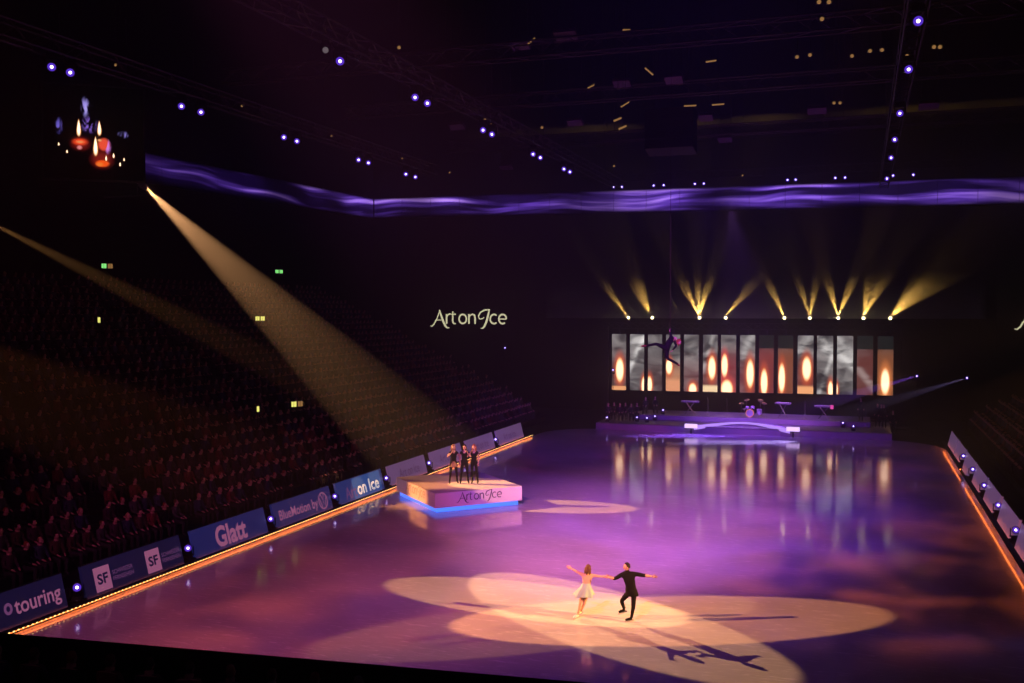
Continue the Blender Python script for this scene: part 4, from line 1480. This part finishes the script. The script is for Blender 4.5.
for z, rx, amp in ((1.10, 0.115, 0.0), (0.98, 0.155, 0.01), (0.85, 0.235, 0.03), (0.72, 0.30, 0.05)):
    cx = 0.25 + (z - 0.95) * 0.22
    rings.append([(cx + (rx + amp * math.sin(k * 2 * math.pi / nk * 7)) * math.cos(2 * math.pi * k / nk), 0.85 * (rx + amp * math.sin(k * 2 * math.pi / nk * 7)) * math.sin(2 * math.pi * k / nk), z + amp * 0.5 * math.cos(k * 2 * math.pi / nk * 4)) for k in range(nk)])
vs_ = [p for r_ in rings for p in r_]
fs_ = [(i * nk + k, i * nk + (k + 1) % nk, (i + 1) * nk + (k + 1) % nk, (i + 1) * nk + k) for i in range(3) for k in range(nk)]
mb._add(vs_, fs_)
mb.build('skirt', M['mint'], twom, True)
for s in 'lr':
    skate(twom, wom['ankle_' + s], wom['toe_' + s], M['boot_white'])

# ---- the three singers on the podium
stand_P = dict(pelvis=(0, 0, 0.98), waist=(0, 0.0, 1.14), chest=(0, 0.0, 1.36), neck=(0, -0.01, 1.52), skull=(0, -0.02, 1.58),
               shoulder_l=(-0.16, 0, 1.45), elbow_l=(-0.23, 0.04, 1.19), wrist_l=(-0.22, -0.06, 0.97),
               shoulder_r=(0.16, 0, 1.45), elbow_r=(0.23, 0.04, 1.19), wrist_r=(0.22, -0.06, 0.97),
               hip_l=(-0.10, 0, 0.92), knee_l=(-0.14, -0.02, 0.52), ankle_l=(-0.18, 0.02, 0.10), toe_l=(-0.20, -0.13, 0.035),
               hip_r=(0.10, 0, 0.92), knee_r=(0.14, -0.02, 0.52), ankle_r=(0.18, 0.02, 0.10), toe_r=(0.20, -0.13, 0.035))


def singer(label, px, mats, bm, hair, long, mods, rot, hands):
    P = dict(stand_P)
    P.update(mods)
    p = pix(px, 483.5, 2, ZT)
    t = figure(label, p, YAW + rot, P, (0, -0.03, 1.66), (0.1, -1, 0.0), mats, bm, hands, 1.04, 0.95, 2)
    hair_cap(t, Vector((0, -0.02, 1.67)) * 1.04, (0.1, -1, 0.0), hair, 1.17, long)
    return t


def microphone(label, t, hand):
    """A hand-held microphone of its own in a singer's raised fist."""
    p = Matrix.Rotation(t.rotation_euler.z, 4, 'Z') @ Vector(hand) * 1.04 + t.location
    o = thing('microphone', label, 'microphone', p, t.rotation_euler.z)
    MB().tube([(0, 0.03, -0.10), (0, -0.005, 0.03)], [0.012, 0.016], 8).build('handle', M['black'], o)
    MB().sphere((0, -0.012, 0.055), 0.026, 8).build('grille', M['chrome'], o)
    return o


mic_l = dict(elbow_l=(-0.30, -0.10, 1.24), wrist_l=(-0.13, -0.21, 1.46))
mic_r = dict(elbow_r=(0.29, -0.10, 1.24), wrist_r=(0.13, -0.21, 1.46))
s1 = singer('blond singer in black and beige standing apart on the podium', 453.5, base_m(M['cloth_black'], M['brown_cloth']), bone_mats(3, 0, 0, 3, 3, 3), M['hair_blond'], 0.26,
            mic_l | dict(elbow_r=(0.30, 0.02, 1.22), wrist_r=(0.30, -0.10, 1.02)), 0.25, dict(l=(1, 0, 0.5), r=(-1, 0, 0)))
mb = MB()
mb.lathe([(0.128, 0.10), (0.150, 0.0), (0.175, -0.16), (0.165, -0.17)], 16, 0, Matrix.Translation((0, 0, 0.98)) @ Matrix.Diagonal((1.1, 0.85, 1, 1)), False)
so = mb.build('beige_sash', mat('beige_cloth', (0.38, 0.25, 0.12), 0.8), s1, True)
s2 = singer('dark-haired singer in black standing in the middle of the podium', 464.5, base_m(M['cloth_black']), bone_mats(3, 0, 0, 3, 3, 3), M['hair_dark'], 0.20, mic_r, 0.1, dict(l=(1, 0, 0), r=(-1, 0, 0.5)))
s3 = singer('red-haired singer in black standing rightmost on the podium', 474, base_m(M['cloth_black']), bone_mats(3, 0, 0, 3, 3, 3), M['hair_red'], 0.30,
            mic_l | dict(knee_l=(-0.08, -0.02, 0.52), ankle_l=(-0.08, 0.02, 0.10), toe_l=(-0.09, -0.13, 0.035)), -0.15, dict(l=(1, 0, 0.5), r=(-1, 0, 0)))
microphone('microphone held up by the blond singer', s1, (-0.075, -0.255, 1.53))
microphone('microphone held up by the dark-haired singer', s2, (0.075, -0.255, 1.53))
microphone('microphone held up by the red-haired singer', s3, (-0.075, -0.255, 1.53))

# ---- the aerialist hanging over the ice
ap = pix(670, 330.5, 1, 38)
k_ = 0.0034
Z2 = lambda x, y, d=0.0: ((x - 455) * k_, d, (120 - y) * k_)
aer = dict(pelvis=Z2(418, 318), waist=Z2(432, 268), chest=Z2(462, 218, 0.02), neck=Z2(512, 205, 0.0), skull=Z2(532, 222, -0.02),
           shoulder_l=Z2(462, 190, -0.12), elbow_l=Z2(458, 158, -0.06), wrist_l=Z2(455, 136, -0.01),
           shoulder_r=Z2(505, 228, 0.14), elbow_r=Z2(532, 292, 0.10), wrist_r=Z2(486, 340, 0.02),
           hip_l=Z2(398, 312, -0.06), knee_l=Z2(290, 268, -0.22), ankle_l=Z2(180, 288, -0.34), toe_l=Z2(118, 292, -0.40),
           hip_r=Z2(422, 342, 0.06), knee_r=Z2(430, 436, 0.10), ankle_r=Z2(540, 492, 0.14), toe_r=Z2(572, 522, 0.14))
ta = figure('aerialist in black hanging by one hand with a leg stretched out', ap, YAW, aer, Z2(553, 248, -0.04), (0.75, -0.4, -0.5), base_m(M['cloth_black'], M['red_cloth']),
            bone_mats(3, 3, 3, 3, 3, 4), dict(l=(0, -1, 0), r=(0, -1, 0)), slim=1.08, sub=2, hand_curl=0.9, up=Vector((0.55, 0, 0.83)), hs=0.92)
hair_cap(ta, Z2(556, 248, -0.04), (0.75, -0.4, -0.5), M['hair_red'], 0.95, 0.22, up=Vector((-0.45, 0, 0.9)))
mb = MB()
zz = ZC - ap.z
mb.tube([(0.0, 0.012, -0.10), (0.004, 0.012, 0.2), (0.0, 0.0, zz)], [0.016, 0.008, 0.006], 6)
mb.tube(arc3 := [(0.03 * math.cos(R(a)), 0.012, -0.09 + 0.05 * math.sin(R(a))) for a in range(0, 361, 40)], 0.008, 5, caps=False)
o = mb.build('aerial_strap', mat('strap_cloth', (0.05, 0.008, 0.01), 0.9), None, loc=ap)
tag(o, 'thin dark red strap from the roof holding the aerialist', 'strap')

# ------------------------------------------------------------------ band on the riser and the stage
ZR = 0.88


def stick_stand(mb, x, y, z, h, mi=0):
    mb.tube([(x, y, z), (x, y, z + h)], 0.015, 5, mi)
    for a in (0.5, 2.6, 4.7):
        mb.tube([(x, y, z + 0.18), (x + 0.22 * math.cos(a), y + 0.22 * math.sin(a), z + 0.012)], 0.010, 4, mi)


dk = pix(752, 408, 1, 80.2)
t = thing('drum_kit', 'violet-lit drum kit in the middle of the band riser', 'drum kit', (dk.x, 80.2, ZR))
Tb = lambda x, y, z, d: Matrix.Translation((x, y, z)) @ aim(d)
bd = MB().lathe([(0.30, -0.22), (0.30, 0.22)], 18, 0, Tb(-0.15, 0, 0.31, (0, -1, 0))).build('bass_drum', M['drum'], t)
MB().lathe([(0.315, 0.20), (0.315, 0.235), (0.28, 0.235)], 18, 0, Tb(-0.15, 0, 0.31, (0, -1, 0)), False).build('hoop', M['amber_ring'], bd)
for x, y, z, r, h in ((-0.36, -0.02, 0.72, 0.15, 0.2), (0.05, -0.02, 0.74, 0.16, 0.22)):
    MB().lathe([(r, -h / 2), (r, h / 2)], 14, 0, Tb(x, y, z, (0.0, 0.35, 1))).build('tom_drum', M['drum'], t)
MB().lathe([(0.21, -0.2), (0.21, 0.2)], 14, 0, Tb(0.55, 0.15, 0.42, (0, 0, 1))).build('floor_tom', M['drum'], t)
MB().lathe([(0.18, -0.07), (0.18, 0.07)], 14, 0, Tb(-0.62, 0.25, 0.60, (0, 0, 1))).build('snare_drum', M['chrome'], t)
mb = MB()
for x, y in ((0.5, 0.0), (0.6, 0.3)):
    mb.tube([(x, y, 0.0), (x, y, 0.3)], 0.02, 5)
stick_stand(mb, -0.62, 0.25, 0, 0.53)
for x, y, z in ((-0.85, 0.15, 1.05), (-0.45, 0.4, 1.3), (0.62, 0.3, 1.3), (0.92, 0.1, 1.1)):
    stick_stand(mb, x, y, 0, z)
mb.build('stands', M['chrome'], t)
for x, y, z, r in ((-0.85, 0.15, 1.05, 0.19), (-0.45, 0.4, 1.3, 0.22), (0.62, 0.3, 1.3, 0.24), (0.92, 0.1, 1.1, 0.22)):
    MB().lathe([(r, -0.01), (0.05, 0.008), (0.04, 0.03), (0.0, 0.035)], 16, 0, Tb(x, y, z, (0.15 * (1 if x > 0 else -1), -0.35, 1))).build('cymbal', mat('cymbal_bronze', (0.55, 0.42, 0.25), 0.25, 0.9), t)


def keyboard(label, px, Y, w, zt, trait=False):
    p = pix(px, 404, 1, Y)
    t = thing('keyboard', label, 'keyboard', (p.x, Y, ZR), 0)
    b = MB().box((0, 0, zt), (w, 0.34, 0.10), 0, Matrix.Rotation(R(8), 3, 'X')).build('case', M['keys'], t)
    mb = MB()
    nk = 22
    for i in range(nk):
        mb.box((-w / 2 + 0.1 + (w - 0.2) * (i + 0.5) / nk, 0.08, zt + 0.065), ((w - 0.2) / nk * 0.9, 0.15, 0.02))
    tag(mb.build('keys', M['boot_white'], b), kind='stuff')
    mb = MB()
    for y in (-0.13, 0.13):
        mb.tube([(-w * 0.28, y, 0), (w * 0.22, y, zt - 0.06)], 0.022, 5)
        mb.tube([(w * 0.28, y, 0), (-w * 0.22, y, zt - 0.06)], 0.022, 5)
    for x in (-0.28, 0.28):
        mb.tube([(w * x, -0.2, 0.02), (w * x, 0.2, 0.02)], 0.022, 5)
    mb.build('cross_stand', M['chrome'], t)
    if trait:
        MB().box((w * 0.42, -0.2, zt - 0.02), (0.22, 0.1, 0.3)).build('lit_control_box', M['magenta_glow'], t)
    return t


keyboard('violet-lit keyboard on a crossed stand left of the drum kit', 690, 80.6, 1.45, 1.02)
keyboard('tilted white-violet keyboard just right of the drum kit', 783, 80.4, 1.2, 1.12)
keyboard('dark keyboard with a magenta lamp at the riser\'s right end', 824, 80.4, 1.4, 0.98, True)
for i, (px, Y, zb) in enumerate([(727, 79.6, ZR), (708, 79.8, ZR), (805, 79.6, ZR), (866, 78.4, 0.5), (607, 78.2, 0.5)]):
    p = pix(px, 410, 1, Y)
    t = thing('microphone_stand', f'thin microphone stand on the stage, {ordinal(i)} of five', 'microphone stand', (p.x, Y, zb), 0, 'microphone stands on the stage')
    t['label'] = ['microphone stand just left of the drum kit', 'microphone stand right of the left keyboard', 'microphone stand between the right keyboards', 'microphone stand at the right end of the stage', 'microphone stand at the left end of the stage'][i]
    mb = MB()
    stick_stand(mb, 0, 0, 0, 1.35)
    mb.tube([(0, 0, 1.35), (0, -0.35, 1.5)], 0.01, 4)
    mb.build('stand', M['chrome'], t)
    MB().tube([(0, -0.33, 1.495), (0, -0.47, 1.53)], [0.014, 0.025], 6).build('microphone_head', M['black'], t)

# floor lamps on the stage
for i, (px, py, Y, zb) in enumerate([(607, 419, 76.6, 0.5), (637, 417, 77.4, 0.5), (647, 418, 77.2, 0.5), (655, 414, 78.7, 0.5), (663, 410, 80.0, ZR), (843, 413.5, 78.6, 0.5), (853.5, 421.5, 76.6, 0.5)]):
    p = pix(px, py, 1, Y)
    lamp('small', 'spot_lamp', ['violet-white stage floor lamp at the far left of the stage', 'second stage floor lamp from the left', 'third stage floor lamp from the left', 'fourth stage floor lamp from the left', 'stage floor lamp just left of the left keyboard', 'violet stage lamp right of the keyboards', 'white stage lamp by the right end musicians'][i],
         'stage lamp', (p.x, Y, zb), face_cam(p), 'floor lamps on the stage')

# seated and standing musicians, dark figures
sit_P = dict(pelvis=(0, 0.02, 0.56), waist=(0, 0.04, 0.74), chest=(0, 0.03, 0.96), neck=(0, 0.0, 1.12), skull=(0, -0.01, 1.18),
             shoulder_l=(-0.17, 0.02, 1.05), elbow_l=(-0.23, -0.06, 0.80), wrist_l=(-0.14, -0.28, 0.70),
             shoulder_r=(0.17, 0.02, 1.05), elbow_r=(0.23, -0.06, 0.80), wrist_r=(0.14, -0.28, 0.70),
             hip_l=(-0.10, -0.02, 0.53), knee_l=(-0.13, -0.40, 0.52), ankle_l=(-0.13, -0.38, 0.09), toe_l=(-0.14, -0.52, 0.035),
             hip_r=(0.10, -0.02, 0.53), knee_r=(0.13, -0.40, 0.52), ankle_r=(0.13, -0.38, 0.09), toe_r=(0.14, -0.52, 0.035))


def seated_mesh(name, cloth, legs, hair, P=sit_P, head=(0, -0.03, 1.27), sub=0, fingers=False):
    """One body for many: skin, eyes, lips, top, trousers, hair."""
    mb = MB()
    body_into(mb, joints_of(P), STD_BONES, 'pelvis', bone_mats(3, 3, 3, 4, 4, 4), sub)
    add = MB()
    c = Vector(head)
    mb.sphere(c, (0.075, 0.095, 0.118), 7, 0)
    mb.tube([c + Vector((0, -0.085, 0.02)), c + Vector((0, -0.105, -0.022)), c + Vector((0, -0.085, -0.03))], [0.008, 0.014, 0.009], 4, 0)
    mb.sphere(c + Vector((0, 0.022, 0.025)), (0.083, 0.097, 0.112), 7, 5)
    for s in 'lr':
        w = Vector(P['wrist_' + s])
        d = w - Vector(P['elbow_' + s])
        if fingers:
            add_hand(mb, w, d, (1 if s == 'l' else -1, 0, 0.2), 0, 0.4)
        else:
            d.normalize()
            mb.tube([w, w + d * 0.08, w + d * 0.16], [0.03, 0.035, 0.015], 4, 0)
    me_o = mb.build('person', [M['skin_dim'], M['eye'], M['lips'], cloth, legs, hair], None, True)
    me_ = me_o.data
    bpy.data.objects.remove(me_o)
    return me_


me_music = [seated_mesh('person', M['cloth_dark'], M['cloth_black'], M['hair_brown'], sub=1, fingers=True), seated_mesh('person', M['cloth_black'], M['cloth_black'], M['hair_dark'], sub=1, fingers=True)]
mus = [(612, 78.9), (617.5, 79.6), (623, 78.8), (629, 79.7), (634.5, 78.9), (640, 79.6), (646, 79.9), (652, 79.3)]
stool_me = None
for i, (px, Y) in enumerate(mus):
    p = pix(px, 408, 1, Y)
    zb = 0.5 if p.x < -16.7 else ZR
    Y = (77.7, 78.45)[i % 2] if zb < 0.6 else (79.8, 80.6)[i % 2]
    p = Vector((p.x, Y, zb))
    o = bpy.data.objects.new('person', me_music[i % 2])
    o.location = p
    o.rotation_euler = (0, 0, YAW * 0.6 + random.uniform(-0.3, 0.5))
    COL.objects.link(o)
    tag(o, f'seated musician in dark clothes on the left of the stage, {ordinal(i)} from the left', 'person', 'musicians on the left of the stage')
    t = thing('stool', f'black stool under the {ordinal(i)} musician from the left', 'stool', p, o.rotation_euler.z, 'stools of the musicians')
    MB().box((0, 0.04, 0.39), (0.34, 0.32, 0.05)).build('seat', M['black'], t)
    for sx in (-0.14, 0.14):
        for sy in (-0.09, 0.17):
            MB().tube([(sx, sy, 0), (sx, sy, 0.37)], 0.014, 4).build('leg', M['black'], t)
# choir: standing figures at the right end
st2 = dict(stand_P)
st2.update(ankle_l=(-0.12, 0.02, 0.10), toe_l=(-0.13, -0.13, 0.035), ankle_r=(0.12, 0.02, 0.10), toe_r=(0.13, -0.13, 0.035), knee_l=(-0.11, -0.02, 0.52), knee_r=(0.11, -0.02, 0.52))
me_ch = [seated_mesh('person', M['cloth_black'], M['cloth_black'], h_, st2, (0, -0.03, 1.66), 1, True) for h_ in (M['hair_brown'], M['hair_dark'])]
for i, (px, Y) in enumerate([(861, 79.6), (868, 79.2), (876, 79.7), (884, 79.2), (893, 79.6)]):
    p = pix(px, 412, 1, Y)
    if 0.3 < p.x < 1.3:
        p.x = 1.3 + 0.25 * (i % 2)
    z = ZR if p.x < 0.5 else 0.5 if p.x < 2.1 else 0.0
    o = bpy.data.objects.new('person', me_ch[i % 2])
    o.location = (p.x, Y, z)
    o.rotation_euler = (0, 0, random.uniform(-0.2, 0.6))
    COL.objects.link(o)
    tag(o, f'choir singer in black at the right end of the stage, {ordinal(i)} from the left', 'person', 'choir singers at the right end of the stage')

# ------------------------------------------------------------------ spectators
tops = [('dark red', M['red_cloth']), ('plum', M['purple_cloth']), ('brown', M['brown_cloth']), ('navy', M['navy_cloth']), ('grey', M['grey_cloth']), ('black', M['cloth_black'])]
hairs = [M['hair_brown'], M['hair_dark'], M['hair_dark'], M['hair_blond'], M['hair_brown'], M['hair_red']]
crowd_me = [seated_mesh('person', c, M['cloth_dark'], h_, sub=0) for (nm, c), h_ in zip(tops, hairs)]
rows = []
for r in range(24):
    x = -24.9 - (0.85 * r + 0.425) - 0.16
    z = 0.35 + 0.42 * r
    y = 9.0 + random.random()
    while y < 79:
        if random.random() < 0.93 and not (abs((y - 33) % 15) < 0.8):
            rows.append((x + random.uniform(-0.06, 0.06), y, z, R(90) + random.uniform(-0.28, 0.28)))
        y += random.uniform(0.64, 0.76)


def seen(p):
    q_ = Vector(p) + Vector((0, 0, 1)) - EYE
    d = q_.dot(FWD)
    if d < 2:
        return None
    return (512 + 1000 * q_.dot(RIGHT) / d, 341.5 - 1000 * q_.dot(UP) / d, d)


vis = [(seen(c[:3]), c) for c in rows]
vis = [(s, c) for s, c in vis if s and -8 < s[0] < 1032 and 0 < s[1] < 690]
vis.sort(key=lambda a: a[0][2])
# audience on the balcony right below the camera, dark backs and heads
nb = 0
for k in range(24):
    u_ = -6.6 + 0.74 * k
    c = bc + pd * u_ - pn * 1.02 + Vector((0, 0, 2.04))
    s = seen(c)
    if not s or not -20 < s[0] < 640:
        continue
    j = k % 6
    o = bpy.data.objects.new('person', crowd_me[j])
    o.location = c
    o.rotation_euler = (0, 0, math.atan2(pd.y, pd.x) + R(180) + random.uniform(-0.2, 0.2))
    COL.objects.link(o)
    tag(o, f'spectator in a {tops[j][0]} top on the dark balcony, {ordinal(nb)} from the left', 'person', 'balcony spectators below the camera')
    nb += 1
near, rest = vis[:300 - nb - 20], vis[300 - nb - 20:]
near.sort(key=lambda a: a[1][1])
seat_no = {}
for i, (s, c) in enumerate(near):
    j = (i * 7 + int(c[1] * 3)) % 6
    o = bpy.data.objects.new('person', crowd_me[j])
    o.location = c[:3]
    o.rotation_euler = (0, 0, c[3])
    COL.objects.link(o)
    row = int(round((c[2] - 0.35) / 0.42))
    for lim, where in ((24.6, 'above the board lettered touring'), (30.3, 'above the board with square emblems'), (35.7, 'above the board lettered Glatt'), (41.0, 'above the BlueMotion board'), (46.3, 'above the board lettered on Ice'), (999, 'above the pale boards')):
        if c[1] < lim:
            break
    if row > 7:
        where = where.replace('above', 'high above')
    seat_no[(row, where)] = seat_no.get((row, where), 0) + 1
    tag(o, f'spectator in {tops[j][0]}, {ordinal(row)} row {where}, {ordinal(seat_no[(row, where)] - 1)} along', 'person', 'spectators in the left stand')


def crowd_mass(name, label, places):
    V, F, Mi = [], [], []
    data = []
    for me_ in crowd_me:
        data.append(([v.co.copy() for v in me_.vertices], [tuple(p.vertices) for p in me_.polygons], [p.material_index for p in me_.polygons]))
    mats = [M['skin_dim'], M['cloth_dark']] + [c for _, c in tops] + [M['hair_brown'], M['hair_dark'], M['hair_blond'], M['hair_red']]
    for i, c in enumerate(places):
        j = (i * 5 + int(c[1] * 7)) % 6
        v_, f_, m_ = data[j]
        ca, sa = math.cos(c[3]), math.sin(c[3])
        b = len(V)
        V += [(c[0] + p.x * ca - p.y * sa, c[1] + p.x * sa + p.y * ca, c[2] + p.z) for p in v_]
        F += [tuple(b + k for k in f) for f in f_]
        mm = {0: 0, 1: 1, 2: 0, 3: 2 + j, 4: 1, 5: mats.index(hairs[j])}
        Mi += [mm[k] for k in m_]
    me = bpy.data.meshes.new(name)
    me.from_pydata(V, [], F)
    for m_ in mats:
        me.materials.append(m_)
    me.polygons.foreach_set('material_index', Mi)
    me.update()
    o = bpy.data.objects.new(name, me)
    COL.objects.link(o)
    o['kind'] = 'stuff'
    o['label'] = label
    return o


crowd_mass('crowd', 'far rows of dark spectators filling the left stand', [c for s, c in rest])
rr_ = []
for r in range(23):
    x = 7.7 + 0.85 * r + 0.425 + 0.16
    y = 36.0
    while y < 83:
        if random.random() < 0.9:
            rr_.append((x, y, 0.35 + 0.42 * r, R(-90) + random.uniform(-0.3, 0.3)))
        y += random.uniform(0.56, 0.7)
rr_ = [c for c in rr_ if (lambda s: s and s[0] < 1030)(seen(c[:3]))]
crowd_mass('crowd', 'dark spectators in the right stand', rr_)
